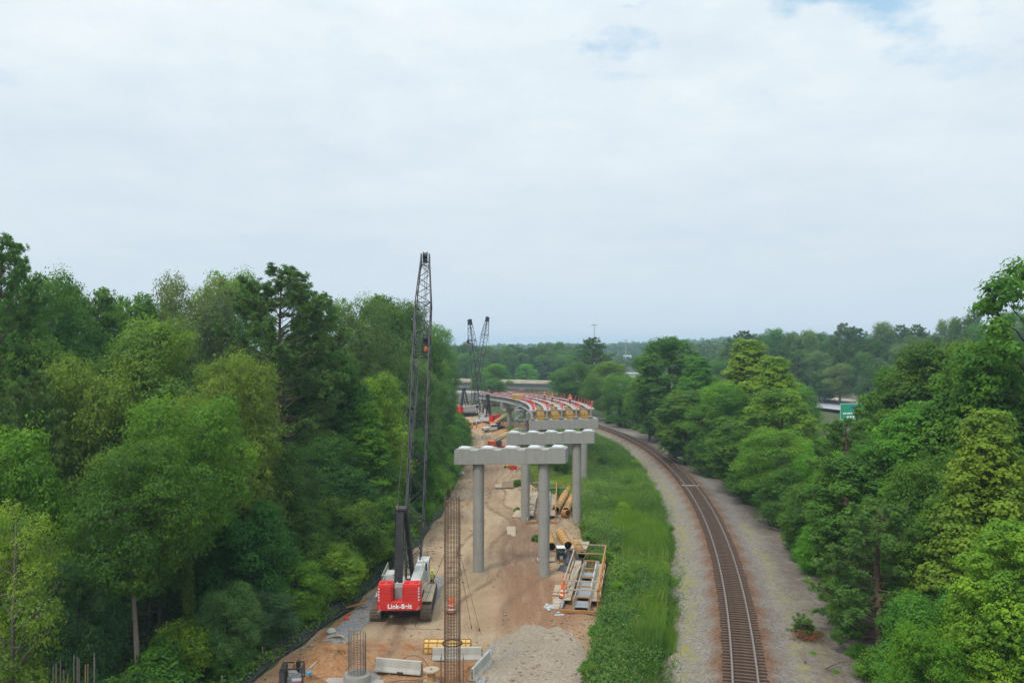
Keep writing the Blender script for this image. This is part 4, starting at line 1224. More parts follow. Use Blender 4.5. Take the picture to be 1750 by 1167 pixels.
# ------------------------------------------------------------------ rebar cages
def cage(name, base, r, h, n_bar, pitch, label, z_hoop0=0.0, hoop_top=None, tie_r=0.016, bar_r=0.022, top_taper=0.0, mat='rebar', extra=None, pitch2=None):
    o = empty(name, base, 0, label, 'rebar cage', 'rebar cages')
    v = MB(); rr = random.Random(5)
    hh = [h - rr.uniform(0, 0.9) * (top_taper > 0) for _ in range(n_bar)]
    for k in range(n_bar):
        a = 2 * math.pi * (k + 0.5) / n_bar
        ca, sa = math.cos(a), math.sin(a)
        q = 1 - top_taper
        v.tube([(r * ca, r * sa, 0), (r * ca, r * sa, h * 0.8), (r * q * ca, r * q * sa, hh[k])], bar_r, 5)
    v.build('vertical_bars', M[mat], o)
    hp = MB(); z = z_hoop0; top_ = h * 0.9 if hoop_top is None else hoop_top; k = 0
    while z < top_:
        hp.ring((0, 0, z), r + 0.03, tie_r, 18, Matrix.Rotation(rr.uniform(-0.012, 0.012), 4, 'X'))
        z += pitch if pitch2 is None or z < top_ * 0.55 else pitch2
    hp.build('hoops', M[mat], o)
    if extra: extra(o)
    return o
def tall_extra(o):
    b = MB()
    for (x, y) in ((-0.72, -0.25), (0.72, -0.2), (-0.7, 0.3), (0.66, 0.35)): b.tube([(x, y, -0.3), (x, y, 1.75)], 0.022, 5)
    b.build('dowel_bars', M['rebar_grey'], o)
    for (a, t) in (((-0.5, 0, 8.2), (-3.6, 10.2, 0.05)), ((0.5, 0, 8.2), (1.4, 9.0, 0.05)), ((0.3, 0, 8.4), (0.75, 9.6, 0.05)), ((-0.5, 0, 3.4), (-4.4, 9.6, 0.05))):
        b = MB(); b.tube([a, t], 0.013, 5); g = b.build('guy_wire', M['rope'], o)
        b = MB(); A = Vector(a); T = Vector(t); d = (A - T).normalized(); b.tube([T, T + d * 0.7], 0.035, 6); b.build('turnbuckle', M['black'], g)
    b = MB(); b.ring((0, 0, 2.55), 0.62, 0.05, 24); b.build('lifting_ring', M['black'], o)
Yc = 50.6
cage('rebar_cage', ((773 - 875) * Yc / F, Yc, 0.05), 0.50, 12.4, 16, 0.19, 'tall dark rebar column cage standing at the front right of the red crane', 0.4, 10.6, extra=tall_extra, top_taper=0.04, pitch2=0.32, bar_r=0.019, tie_r=0.012)
Ys_ = 50.9
sb = Vector(((610.5 - 875) * Ys_ / F, Ys_, 0))
st = MB(); st.lathe([(0.85, -0.8), (0.85, 0.50), (0.82, 0.55), (0.0, 0.56)], sb, 36); so = st.build('drilled_shaft', M['old_concrete'], smooth=True)
tag(so, 'round concrete shaft top carrying the short rebar cage', 'concrete shaft')
cage('rebar_cage', (sb.x, sb.y, 0.56), 0.54, 2.55, 16, 0.11, 'short spiral rebar cage with free bar ends on the round concrete shaft', 0.35, 1.95, mat='rebar_grey', bar_r=0.02)
rb = empty('rebar_cluster', tuple(px(128, 1200, 0.0)), 0, 'loose row of rusty orange-tipped bars at the lower left corner before the trees', 'rebar')
rb.location = ((128 - 875) * 43.0 / F, 43.0, float(ground_z((128 - 875) * 43.0 / F, 43.0)))
zb = rb.location.z
for i, (x, yt) in enumerate([(91, 1138), (96, 1132), (104, 1128), (109, 1144), (119, 1124), (124, 1145), (132, 1122), (139, 1141), (143, 1120), (150, 1135), (154, 1121), (158, 1131), (161, 1124)]):
    b = MB(); p = pxy(x, yt, 43.0) - rb.location; dy = 0.5 * math.sin(i * 2.1); p.y = dy
    b.tube([(p.x, dy, -0.3), (p.x, dy, p.z)], 0.03, 6); b.build('bar', M['rebar_grey'] if i not in (7, 9) else M['rust_steel'], rb)

# ------------------------------------------------------------------ barriers, forms, drums near the camera
def barrier(c, rz, L, label, notch=False):
    poly = [(-0.305, 0), (0.305, 0), (0.305, 0.08), (0.17, 0.33), (0.09, 0.81), (-0.09, 0.81), (-0.17, 0.33), (-0.305, 0.08)]
    o = empty('concrete_barrier', c, rz, label, 'barrier', 'concrete barriers by the tall cage')
    b = MB(); Mx = Matrix.Translation((-L / 2, 0, 0)) @ Matrix.Rotation(R(90), 4, 'Z') @ Matrix.Rotation(R(90), 4, 'X')
    b.prism(poly, Mx, L); b.build('body', M['barrier'], o, bevel=0.02)
    for sx in (-1, 1):
        b = MB(); b.tube([(sx * (L / 2 + 0.04), 0, 0.15), (sx * (L / 2 + 0.04), 0, 0.7)], 0.02, 6)
        for zz in (0.25, 0.55): b.box((sx * (L / 2 + 0.02), 0, zz), (0.06, 0.10, 0.02))
        b.build('connector', M['rebar'], o)
    if notch:
        b = MB(); b.box((0.2, -0.29, 0.06), (0.42, 0.06, 0.13)); b.build('fork_pocket', M['black'], o)
    return o
p = px(780.5, 1128, 0.05); barrier((p.x, p.y + 0.3, 0.03), R(1.5), 3.35, 'pale concrete barrier lying across behind the tall cage')
p = px(681, 1152, 0.05); barrier((p.x, p.y + 0.1, 0.18), R(-12), 3.15, 'grey concrete barrier lying between the round shaft and the cable spool', True)
p = px(821, 1150, 0.05); barrier((p.x, p.y + 0.3, 0.03), R(72), 3.1, 'concrete barrier seen end-on beside the gravel turning area')

o = empty('column_form', tuple(px(764, 1116, 0.05) + Vector((0, 0.4, 0.05))), R(-1), 'yellow half-round column form lying behind the pale barrier', 'column form')
b = MB(); n = 18; vs = []; fs = []
for xx in (-1.62, 1.62):
    for rr in (0.56, 0.52):
        for k in range(n + 1):
            a = math.pi * (-0.06 + 1.12 * k / n); vs.append((xx, -rr * math.cos(a), 0.12 + rr * math.sin(a) * 1.15))
m = n + 1
for k in range(n):
    fs += [(k, k + 1, 2 * m + k + 1, 2 * m + k), (m + k, 3 * m + k, 3 * m + k + 1, m + k + 1), (k, m + k, m + k + 1, k + 1), (2 * m + k, 2 * m + k + 1, 3 * m + k + 1, 3 * m + k)]
b.add(vs, fs); b.build('shell', M['form_yellow'], o, smooth=True)
for xx in (-1.62, -1.28, -0.7, 0.0, 0.7, 1.3, 1.62):
    b = MB(); b.tube([(xx, -0.59 * math.cos(math.pi * (-0.06 + 1.12 * k / 12)), 0.12 + 0.59 * 1.15 * math.sin(math.pi * (-0.06 + 1.12 * k / 12))) for k in range(13)], 0.03, 5); b.build('rib', M['rust_steel'], o)
b = MB()
for a in (0.12, 0.3, 0.5, 0.75): b.bar((-1.66, -0.60 * math.cos(math.pi * a), 0.12 + 0.6 * 1.15 * math.sin(math.pi * a)), (1.66, -0.60 * math.cos(math.pi * a), 0.12 + 0.6 * 1.15 * math.sin(math.pi * a)), 0.045)
b.build('waler', M['rust_steel'], o)

p = px(737, 1166, 0.05); o = empty('cable_spool', tuple(p), 0, 'wooden cable spool standing between the grey barrier and the tall cage', 'cable spool')
for zz in (0.05, 0.82): b = MB(); b.lathe([(0, -0.04), (0.52, -0.04), (0.52, 0.04), (0, 0.04)], (0, 0, zz), 28); b.build('flange', M['lumber'], o)
b = MB(); b.lathe([(0.26, 0.09), (0.26, 0.78)], (0, 0, 0), 20); b.build('drum', M['tube_ply'], o)
b = MB(); b.lathe([(0.0, 0.861), (0.07, 0.861), (0.07, 0.875), (0, 0.876)], (0, 0, 0), 12); b.build('hub', M['black'], o)

def cable_loop(name, pts, r, label, mat='rope'):
    b = MB(); b.tube([tuple(q) for q in pts], r, 6); o = b.build(name, M[mat], smooth=True); return tag(o, label, 'cable')
c = px(705, 1150, 0.1)
cable_loop('cable', [c + Vector((1.05 * math.cos(a), 0.3 * math.sin(a), 0.1 + 0.95 * math.sin(a))) for a in np.linspace(0, math.pi, 22)], 0.02, 'thin dark cable arching over the grey concrete barrier')
c = px(697, 1172, 0.1)
cable_loop('cable', [c + Vector((1.3 * math.cos(a), 0.8 * math.sin(a), 0.05)) for a in np.linspace(0.3, 2.9, 22)], 0.025, 'dark hose coiled on the dirt before the grey barrier')

# generator set and pump, bottom left of the site
p = px(497, 1178, 0.0); g = empty('generator', (p.x, p.y, 0.05), R(8), 'black open-frame generator set at the bottom left of the site', 'generator')
b = MB(); b.box((-0.48, 0, 0.78), (0.30, 1.2, 1.15)); b.build('radiator', M['black'], g, bevel=0.02)
b = MB()
for k in range(9): b.box((-0.48, -0.605, 0.32 + 0.11 * k), (0.27, 0.02, 0.06))
b.build('grille', M['tarp'], g)
b = MB()
for x in (-0.3, 0.75):
    for y_ in (-0.55, 0.55): b.bar((x, y_, 0.1), (x, y_, 1.42), 0.07)
for y_ in (-0.55, 0.55): b.bar((-0.6, y_, 1.45), (0.78, y_, 1.45), 0.07); b.bar((-0.6, y_, 0.12), (0.78, y_, 0.12), 0.10)
for x in (-0.3, 0.2, 0.75): b.bar((x, -0.55, 1.45), (x, 0.55, 1.45), 0.07)
b.build('frame', M['black'], g)
b = MB(); b.box((0.2, 0, 0.55), (0.8, 0.6, 0.55)); b.box((0.1, 0.0, 0.95), (0.5, 0.34, 0.3)); b.lathe([(0.16, -0.3), (0.16, 0.3)], (0.42, -0.28, 0.62), 14, Matrix.Rotation(R(90), 4, 'Y')); b.build('engine', M['steel'], g, bevel=0.02)
b = MB(); b.tube([(0.25, 0.15, 1.1), (0.25, 0.15, 1.6), (0.32, 0.15, 1.75)], 0.05, 8); b.build('exhaust', M['rust_steel'], g)
for (x, y_, z_, mm) in ((0.1, -0.42, 0.52, 'safety_red'), (0.52, -0.4, 0.60, 'safety_red'), (0.0, -0.3, 0.98, 'galv'), (0.4, -0.25, 1.08, 'galv')): b = MB(); b.box((x, y_, z_), (0.14, 0.08, 0.12)); b.build('fuel_filter', M[mm], g)
p = px(526, 1172, 0.0); g = empty('water_pump', (p.x, p.y, 0.05), R(30), 'small grey pump with a blue top beside the black generator', 'pump')
b = MB(); b.lathe([(0.0, 0), (0.28, 0), (0.30, 0.3), (0.22, 0.5), (0, 0.52)], (0, 0, 0), 20); b.lathe([(0.16, 0), (0.16, 0.6)], (-0.25, 0.4, 0.5), 14); b.build('casing', M['steel'], g, smooth=True)
b = MB(); b.lathe([(0, 0), (0.17, 0), (0.17, 0.24), (0, 0.25)], (0.15, 0.25, 0.52), 16); b.build('cap', M['bluedrum'], g)
b = MB(); b.lathe([(0, 0), (0.15, 0), (0.15, 0.7), (0.1, 0.78), (0, 0.78)], (-0.35, 0.9, 0.6), 16); b.build('tank', M['black'], g)
b = MB(); b.bar((-0.9, -0.6, 0.2), (0.35, 0.9, 1.15), 0.09, 0.06); tag(b.build('timber_plank', M['lumber'], None), 'pale timber plank leaning over the pump beside the black generator', 'plank'); bpy.data.objects['timber_plank'].location = (p.x, p.y, 0.05)

def traffic_drum(c, label, s=1.0, group='orange traffic drums'):
    o = empty('traffic_drum', c, random.uniform(0, 6), label, 'traffic drum', group); o.scale = (s, s, s)
    b = MB(); b.lathe([(0, 0), (0.36, 0), (0.36, 0.06), (0.29, 0.09)], n=20); b.build('base', M['tyre'], o)
    b = MB(); b.lathe([(0.29, 0.08), (0.275, 0.36), (0.265, 0.37), (0.25, 0.66), (0.24, 0.67), (0.215, 0.95), (0.12, 1.0), (0, 1.0)], n=24); d = b.build('body', M['orange'], o, smooth=True)
    for (z0, z1, ra, rb_) in ((0.24, 0.35, 0.285, 0.279), (0.53, 0.64, 0.262, 0.256)): b = MB(); b.lathe([(ra, z0), (rb_, z1)], n=24); b.build('reflective_band', M['reflect'], d)
    b = MB(); b.box((0, 0, 1.04), (0.2, 0.04, 0.08)); b.build('handle', M['orange'], o)
    return o
p = px(771.5, 1046, 0.05); traffic_drum((p.x, p.y, 0.03), 'orange and white traffic drum seen through the tall rebar cage', 1.15)
p = px(964, 1021, 0.1); traffic_drum((p.x, p.y, 0.06), 'orange and white traffic drum under a cone beside the near work platform', 1.2)
b = MB(); b.lathe([(0.2, 0), (0.2, 0.03), (0.13, 0.04), (0.035, 0.7), (0, 0.7)], n=18); cn = b.build('traffic_cone', M['orange'], smooth=True); cn.location = (p.x - 0.02, p.y, 0.06 + 1.30)
tag(cn, 'orange traffic cone on top of the drum beside the near work platform', 'traffic cone')

# ------------------------------------------------------------------ steel work platforms with lumber railings
def platform(pn, pf, w, label, rail=1.5, near=True):
    pn = Vector(pn); pf = Vector(pf); L = (pf - pn).length; d = (pf - pn).normalized()
    o = empty('work_platform', pn, -math.atan2(d.x, d.y), label, 'work platform', 'steel work platforms')
    b = MB()
    for x in (-w / 2, -w * 0.16, w * 0.26): b.box((x, L / 2, 0.25), (0.16, L, 0.22))
    b.build('floor_beam', M['steel'], o)
    for (x0, x1) in ((-w / 2, -w * 0.3),): b = MB(); b.box(((x0 + x1) / 2, L * 0.55, 0.40), (x1 - x0, L * 0.85, 0.06)); b.build('floor_plank', M['lumber'], o)
    b = MB(); b.box((w * 0.40, L * 0.52, 0.42), (w * 0.24, L * 0.78, 0.06)); b.build('floor_plank', M['lumber'], o)
    for (y0, y1) in ((0.15, L * 0.12), (L * 0.20, L * 0.50), (L * 0.58, L * 0.70)): b = MB(); b.box((w * 0.05, (y0 + y1) / 2, 0.40), (w * 0.42, y1 - y0, 0.05)); b.build('floor_panel', M['steel'], o)
    b = MB(); b.box((-w * 0.17, L * 0.45, 0.62), (0.05, L * 0.85, 0.5)); b.build('side_plate', M['grey_paint'], o)
    b = MB(); b.box((w * 0.24, L * 0.48, 0.95), (0.14, L * 0.72, 0.14)); b.build('top_beam', M['barrier'], o)
    for k, t in enumerate((0.02, 0.22, 0.42, 0.6, 0.78, 0.96)):
        b = MB(); b.bar((-w * 0.18, L * t, 1.18), (w * 0.26, L * t, 1.18), 0.10); b.build('cross_bar', M['rust_steel'], o)
    b = MB(); b.box((0, -0.05, 0.12), (w * 1.1, 0.16, 0.22)); b.build('end_beam', M['rust_steel'], o)
    for t in (0.02, 0.15, 0.35, 0.55, 0.78, 0.98):
        b = MB(); b.bar((w / 2, L * t, 0.1), (w / 2, L * t, rail), 0.12); b.build('post', M['rust_steel'], o)
    for t in (0.15, 0.5, 0.8): b = MB(); b.bar((-w / 2, L * t, 0.1), (-w / 2, L * t, rail), 0.11); b.build('post', M['rust_steel'], o)
    for t in (0.02,):
        for x in (-w * 0.18, w * 0.27): b = MB(); b.bar((x, L * t, 0.1), (x, L * t, 1.2), 0.12); b.build('post', M['rust_steel'], o)
    b = MB(); b.bar((w / 2, 0, rail), (w / 2, L, rail), 0.12); b.bar((w / 2, 0, rail * 0.55), (w / 2, L, rail * 0.55), 0.10); b.build('side_rail', M['rust_steel'], o)
    b = MB(); b.bar((-w / 2, L * 0.15, rail), (-w / 2, L * 0.85, rail), 0.10); b.bar((-w / 2, L * 0.15, rail * 0.55), (-w / 2, L * 0.85, rail * 0.55), 0.10); b.build('side_rail', M['lumber'], o)
    for (t, zz) in ((1.0, rail), (1.0, rail * 0.55), (0.15, rail * 0.62), (0.15, rail)): b = MB(); b.bar((-w / 2, L * t, zz), (w / 2, L * t, zz), 0.10); b.build('end_rail', M['lumber'], o)
    b = MB(); b.bar((-w * 0.45, L * 0.35, 0.5), (-w * 0.2, L * 0.62, 1.3), 0.09); b.build('brace', M['lumber'], o)
    return o
platform(px(990, 1047, 0.1), px(1010, 964, 0.1), 2.9, 'rusty work platform with wooden railings at the edge of the tall grass', 1.9)
platform(px(925, 894, 0.1), px(931, 845, 0.1), 3.4, 'farther work platform with wooden railings behind the right columns', 1.7)

# ------------------------------------------------------------------ round column forms, mats, odds and ends on the right of the road
def tube_form(a, b_, r, label, bands=11, half=False):
    a = Vector(a); b_ = Vector(b_); L = (b_ - a).length; d = (b_ - a).normalized()
    o = empty('tube_form', a, 0, label, 'column form', 'round wooden column forms'); o.rotation_euler = d.to_track_quat('Z', 'Y').to_euler()
    s = MB(); s.lathe([(r - 0.07, 0), (r, 0), (r, L), (r - 0.07, L), (r - 0.07, 0)], n=28); s.build('shell', M['tube_ply'], o, smooth=True)
    s = MB(); s.lathe([(r - 0.072, 0.04), (r - 0.072, L - 0.04)], n=28); s.build('lining', M['black'], o)
    for k in range(bands):
        s = MB(); zz = 0.08 + (L - 0.16) * k / (bands - 1); s.lathe([(r + 0.003, zz - 0.06), (r + 0.05, zz - 0.06), (r + 0.05, zz + 0.06), (r + 0.003, zz + 0.06)], n=24); s.build('clamp_band', M['rust_steel'] if k % 2 else M['form_ply'], o)
    return o
def lift(p, z): return Vector((p.x, p.y, z))
tube_form(lift(px(943, 943, 0.0), 0.55), lift(px(936, 920, 0.0), 0.55), 0.47, 'wooden tube form lying right behind the nearest right column')
tube_form(lift(px(971, 941, 0.0), 0.55), lift(px(957, 919, 0.0), 0.55), 0.47, 'wooden tube form lying with its dark mouth above the black welder')
tube_form(lift(px(994, 958, 0.0), 0.56), lift(px(985, 938, 0.0), 0.50), 0.42, 'smaller wooden tube form behind the near work platform')
tube_form(lift(px(950, 879, 0.0), 0.60), lift(px(972, 842, 0.0), 0.60), 0.48, 'long banded tube form lying beside the farther work platform', 15)
tube_form(lift(px(967, 881, 0.0), 0.60), lift(px(984, 846, 0.0), 0.60), 0.48, 'banded tube form lying against the second pier column', 15)
p = px(964, 884, 0.1); o = MB(); o.lathe([(0.42, 0), (0.5, 0), (0.5, 0.9), (0.42, 0.9)], (0, 0, 0), 20, Matrix.Rotation(R(35), 4, 'Z') @ Matrix.Rotation(R(78), 4, 'X')); q = o.build('form_collar', M['rust_steel']); q.location = (p.x, p.y + 0.3, 0.5)
tag(q, 'short rusty ring form at the mouth of the banded tubes', 'form ring')
def mat_stack(name, c, d, n, rz, label, cat, gap=0.03, mat='lumber', tilt=0.0):
    o = empty(name, c, rz, label, cat); w = d[0] / n
    for k in range(n): b = MB(); b.box((-d[0] / 2 + w * (k + 0.5), 0, d[2] / 2), (w - gap, d[1], d[2])); b.build('board', M[mat], o)
    b = MB(); b.box((0, d[1] * 0.35, -0.03), (d[0], 0.1, 0.07)); b.box((0, -d[1] * 0.35, -0.03), (d[0], 0.1, 0.07)); b.build('bearer', M[mat], o)
    o.rotation_euler = (tilt, 0, rz); return o
p = px(888, 879, 0.1); mat_stack('timber_mat', (p.x, p.y, 0.08), (1.5, 4.2, 0.16), 2, R(-8), 'broad timber mat lying left of the second pier column', 'timber mat')
p = px(905, 879, 0.1); mat_stack('timber_mat', (p.x - 0.2, p.y, 0.06), (1.3, 4.2, 0.16), 2, R(-8), 'timber mat against the left foot of the second pier', 'timber mat')
p = px(877, 911, 0.1); mat_stack('plywood_sheet', (p.x - 0.2, p.y, 0.12), (1.0, 2.6, 0.10), 1, R(3), 'pale plywood sheet lying at the edge of the churned earth', 'plywood sheet', mat='lumber', tilt=R(18))
p = px(992, 937, 0.2); mat_stack('timber_mat', (p.x, p.y, 0.35), (1.7, 3.6, 0.3), 4, R(-12), 'grey timber stack behind the small tube form in the grass', 'timber mat')
p = px(1000, 842, 0.5); mat_stack('timber_mat', (p.x + 0.4, p.y, 0.4), (2.2, 3.2, 0.25), 4, R(6), 'timber mat in the weeds beside the third pier column', 'timber mat')
p = px(1000, 876, 0.4); mat_stack('timber_mat', (p.x + 0.6, p.y, 0.3), (1.8, 2.2, 0.25), 3, R(-4), 'timber mat half buried in weeds right of the second pier', 'timber mat')
p = px(855, 832, 0.05); mat_stack('timber_mat', (p.x, p.y, 0.1), (1.6, 2.6, 0.14), 3, R(2), 'flat timber mat on the far dirt beside the wooden crate', 'timber mat')
p = px(868, 833, 0.05); o = empty('wooden_crate', (p.x, p.y, 0.05), R(-6), 'open wooden crate on the dirt beyond the first pier', 'crate')
for (c, d) in (((0, -0.55, 0.5), (1.7, 0.06, 0.7)), ((0, 0.55, 0.5), (1.7, 0.06, 0.7)), ((-0.84, 0, 0.5), (0.06, 1.04, 0.7)), ((0.84, 0, 0.5), (0.06, 1.04, 0.7))): b = MB(); b.box(c, d); b.build('side_board', M['lumber'], o)
b = MB(); b.box((0, 0, 0.1), (1.7, 1.1, 0.06)); b.build('bottom', M['form_ply'], o)
p = px(958, 956, 0.1); o = empty('welder', (p.x, p.y, 0.12), R(4), 'black welding machine with a pale lid before the tube forms', 'welder')
b = MB(); b.box((0, 0, 0.62), (0.78, 0.95, 1.15)); wb = b.build('cabinet', M['black'], o, bevel=0.03)
b = MB(); b.box((0, 0.02, 1.24), (0.86, 1.05, 0.09)); b.build('lid', M['reflect'], o, bevel=0.02)
b = MB()
for k in range(4): b.box((-0.22 + 0.15 * k, -0.48, 0.95 - 0.1 * (k % 2)), (0.08, 0.02, 0.08))
b.box((0.02, -0.485, 0.3), (0.3, 0.03, 0.34)); b.build('control_panel', M['galv'], wb)
b = MB(); b.box((0, 0, 0.02), (1.0, 1.2, 0.06)); b.build('skid', M['rust_steel'], o)
p = px(933, 958, 0.05); mat_stack('pallet', (p.x, p.y, 0.12), (1.8, 1.2, 0.12), 5, R(3), 'low pallet of boards at the foot of the nearest right column', 'pallet')
def tarp(c, r, h, label, seed):
    rng = np.random.default_rng(seed); n = 26; vs = []; fs = []
    for j in range(9):
        t = j / 8
        for k in range(n):
            a = 2 * math.pi * k / n; q = 1 + 0.22 * math.sin(3 * a + seed) + 0.12 * math.sin(7 * a + 2 * seed)
            vs.append((r[0] * t * q * math.cos(a), r[1] * t * q * math.sin(a), h * (1 - t ** 2.2) * (1 + 0.25 * math.sin(5 * a + j)) + rng.uniform(-.05, .05)))
    for j in range(8):
        for k in range(n): k2 = (k + 1) % n; fs.append((j * n + k, j * n + k2, (j + 1) * n + k2, (j + 1) * n + k))
    b = MB(); b.add(vs, fs); o = b.build('tarp', M['tarp']); o.location = c; return tag(o, label, 'tarp')
p = px(975, 956, 0.05); tarp((p.x, p.y, 0.05), (0.85, 1.9), 0.75, 'dark grey tarp heaped behind the black welder', 2)
p = px(969, 974, 0.05); tarp((p.x, p.y, 0.05), (0.8, 1.0), 0.55, 'crumpled dark tarp beside the railing of the near work platform', 5)
p = px(946, 1043, 0.05); b = MB()
for k in range(7):
    a = k * 0.9; c0 = Vector((p.x + 0.35 * math.sin(k * 2.2), p.y + 0.55 * k - 1.2, 0.1)); b.bar(c0, c0 + Vector((0.75 * math.cos(a), 0.5 * math.sin(a), 0.03)), 0.22, 0.04)
tag(b.build('plastic_scraps', M['chain'], None), 'pale grey plastic scraps strewn on a board before the platform', 'scraps')
p = px(947, 1030, 0.05); mat_stack('plywood_sheet', (p.x, p.y, 0.04), (1.3, 3.0, 0.05), 1, R(-14), 'worn board on the ground left of the near work platform', 'plywood sheet')
p = px(955, 1008, 0.05); mat_stack('plywood_sheet', (p.x + .3, p.y, 0.03), (1.5, 2.9, 0.05), 1, R(-8), 'pale board under the orange drum beside the platform', 'plywood sheet')
# red buckets and a yellow cart
for k, x in enumerate((872, 876.5, 881)):
    p = px(x, 802, 0.05); o = empty('bucket', (p.x, p.y, 0.05), 0, 'red bucket in the row seen just under the nearest pier cap', 'bucket', 'row of red buckets')
    b = MB(); b.lathe([(0, 0), (0.2, 0), (0.26, 0.62), (0.24, 0.62), (0.19, 0.05)], n=16); b.build('body', M['safety_red'], o, smooth=True)
    b = MB(); b.tube([(0.25 * math.cos(a), 0, 0.62 + 0.2 * math.sin(a)) for a in np.linspace(0, math.pi, 9)], 0.015, 5); b.build('handle', M['steel'], o)
p = px(867, 799, 0.05); o = empty('tool_cart', (p.x, p.y, 0.05), 0, 'small yellow cart beside the red buckets', 'cart')
b = MB(); b.box((0, 0, 0.5), (0.9, 0.7, 0.5)); b.build('tray', M['yellow'], o, bevel=0.03)
for sx in (-0.35, 0.35): b = MB(); b.lathe([(0, -0.05), (0.2, -0.05), (0.2, 0.05), (0, 0.05)], (sx, -0.38, 0.2), 14, Matrix.Rotation(R(90), 4, 'X')); b.build('wheel', M['tyre'], o)
p = px(905, 835, 0.05); b = MB(); b.bar((0, 0, 0.5), (2.9, 0.4, 0.6), 0.22, 0.28); bb = b.build('steel_beam', M['safety_red'], None); q = px(947, 838, 0.3); bb.location = (q.x, q.y, 0.5)
tag(bb, 'red steel beam lying across behind the banded tube forms', 'steel beam')
q = px(953, 846, 0.3); b = MB(); b.box((0, 0, 0.55), (2.2, 1.6, 1.1)); b.box((0, 0, 1.13), (2.3, 1.7, 0.08)); b.box((0, -0.81, 0.6), (0.08, 0.06, 1.0)); tb = b.build('tool_box', paint('dark green paint', (0.02, 0.12, 0.05)), None, bevel=0.03); tb.location = (q.x, q.y + 1, 0.05)
tag(tb, 'dark green job box behind the banded tube forms', 'tool box')

# ------------------------------------------------------------------ vehicles
def wheel(o, c, r=0.4, w=0.28):
    t = MB(); t.lathe([(r * 0.55, -w / 2), (r * 0.9, -w / 2), (r, -w * 0.35), (r, w * 0.35), (r * 0.9, w / 2), (r * 0.55, w / 2)], c, 20, Matrix.Rotation(R(90), 4, 'X')); wh = t.build('wheel', M['tyre'], o, smooth=True)
    t = MB(); t.lathe([(0, -w * 0.4), (r * 0.55, -w * 0.4), (r * 0.55, w * 0.4), (0, w * 0.4)], c, 16, Matrix.Rotation(R(90), 4, 'X')); t.build('rim', M['galv'], wh)
def pickup(c, rz, label, flatbed):
    o = empty('pickup_truck', c, rz, label, 'pickup truck', 'white pickup trucks')
    b = MB(); Mx = Matrix.Translation((0, 0.95, 0)) @ Matrix.Rotation(R(90), 4, 'X')
    if flatbed: poly = [(2.9, 0.5), (2.95, 0.95), (2.75, 1.15), (1.55, 1.25), (0.95, 1.88), (-0.35, 1.9), (-0.5, 1.2), (-0.5, 0.5)]
    else: poly = [(2.9, 0.5), (2.95, 0.95), (2.75, 1.15), (1.55, 1.25), (0.95, 1.88), (-0.55, 1.9), (-0.75, 1.25), (-2.8, 1.25), (-2.85, 0.5)]
    b.prism(poly, Mx, 1.9); bd = b.build('body', M['white'], o, bevel=0.06)
    b = MB()
    for s in (-1, 1):
        Mg = Matrix.Translation((0, s * 0.957 + (0.006 if s > 0 else 0.006), 0)) @ Matrix.Rotation(R(90), 4, 'X')
        b.prism([(1.35, 1.28), (0.92, 1.76), (0.28, 1.78), (0.28, 1.28)], Mg, 0.012); b.prism([(0.2, 1.28), (0.2, 1.78), (-0.3, 1.78), (-0.38, 1.28)], Mg, 0.012)
    b.bar((1.52, 0, 1.30), (0.99, 0, 1.85), 1.6, 0.02, (0, 0, 1)); b.build('window', M['glass'], bd)
    b = MB()
    for s in (-0.65, 0.65): b.box((2.93, s, 0.86), (0.06, 0.35, 0.2))
    b.build('headlight', M['galv'], bd); b = MB(); b.box((2.94, 0, 0.82), (0.05, 0.85, 0.28)); b.box((2.97, 0, 0.52), (0.1, 1.8, 0.2)); b.build('grille', M['black'], bd)
    if flatbed:
        b = MB(); b.box((-1.75, 0, 0.95), (2.5, 2.1, 0.12)); b.box((-0.62, 0, 1.45), (0.12, 2.0, 0.95)); b.box((-1.6, 0, 0.7), (2.6, 0.9, 0.3)); b.box((-1.9, 0.2, 1.2), (1.2, 1.2, 0.45)); b.build('flatbed', M['black'], o)
    else:
        b = MB(); b.box((-1.8, 0, 1.256), (1.9, 1.6, 0.02)); b.build('cargo_bed', M['black'], o)
    for x in (1.9, -1.8):
        for s in (-0.9, 0.9): wheel(o, (x, s, 0.4))
    return o
p = px(845, 738.5, 0.0); pickup((p.x, p.y + 1, 0.05), R(196), 'white flatbed pickup with black bed parked before the orange boom lift', True)
p = px(777, 710, 0.0); pickup((p.x - 0.5, p.y + 1, 0.05), R(190), 'white pickup parked left of the farthest pier under the trees', False)
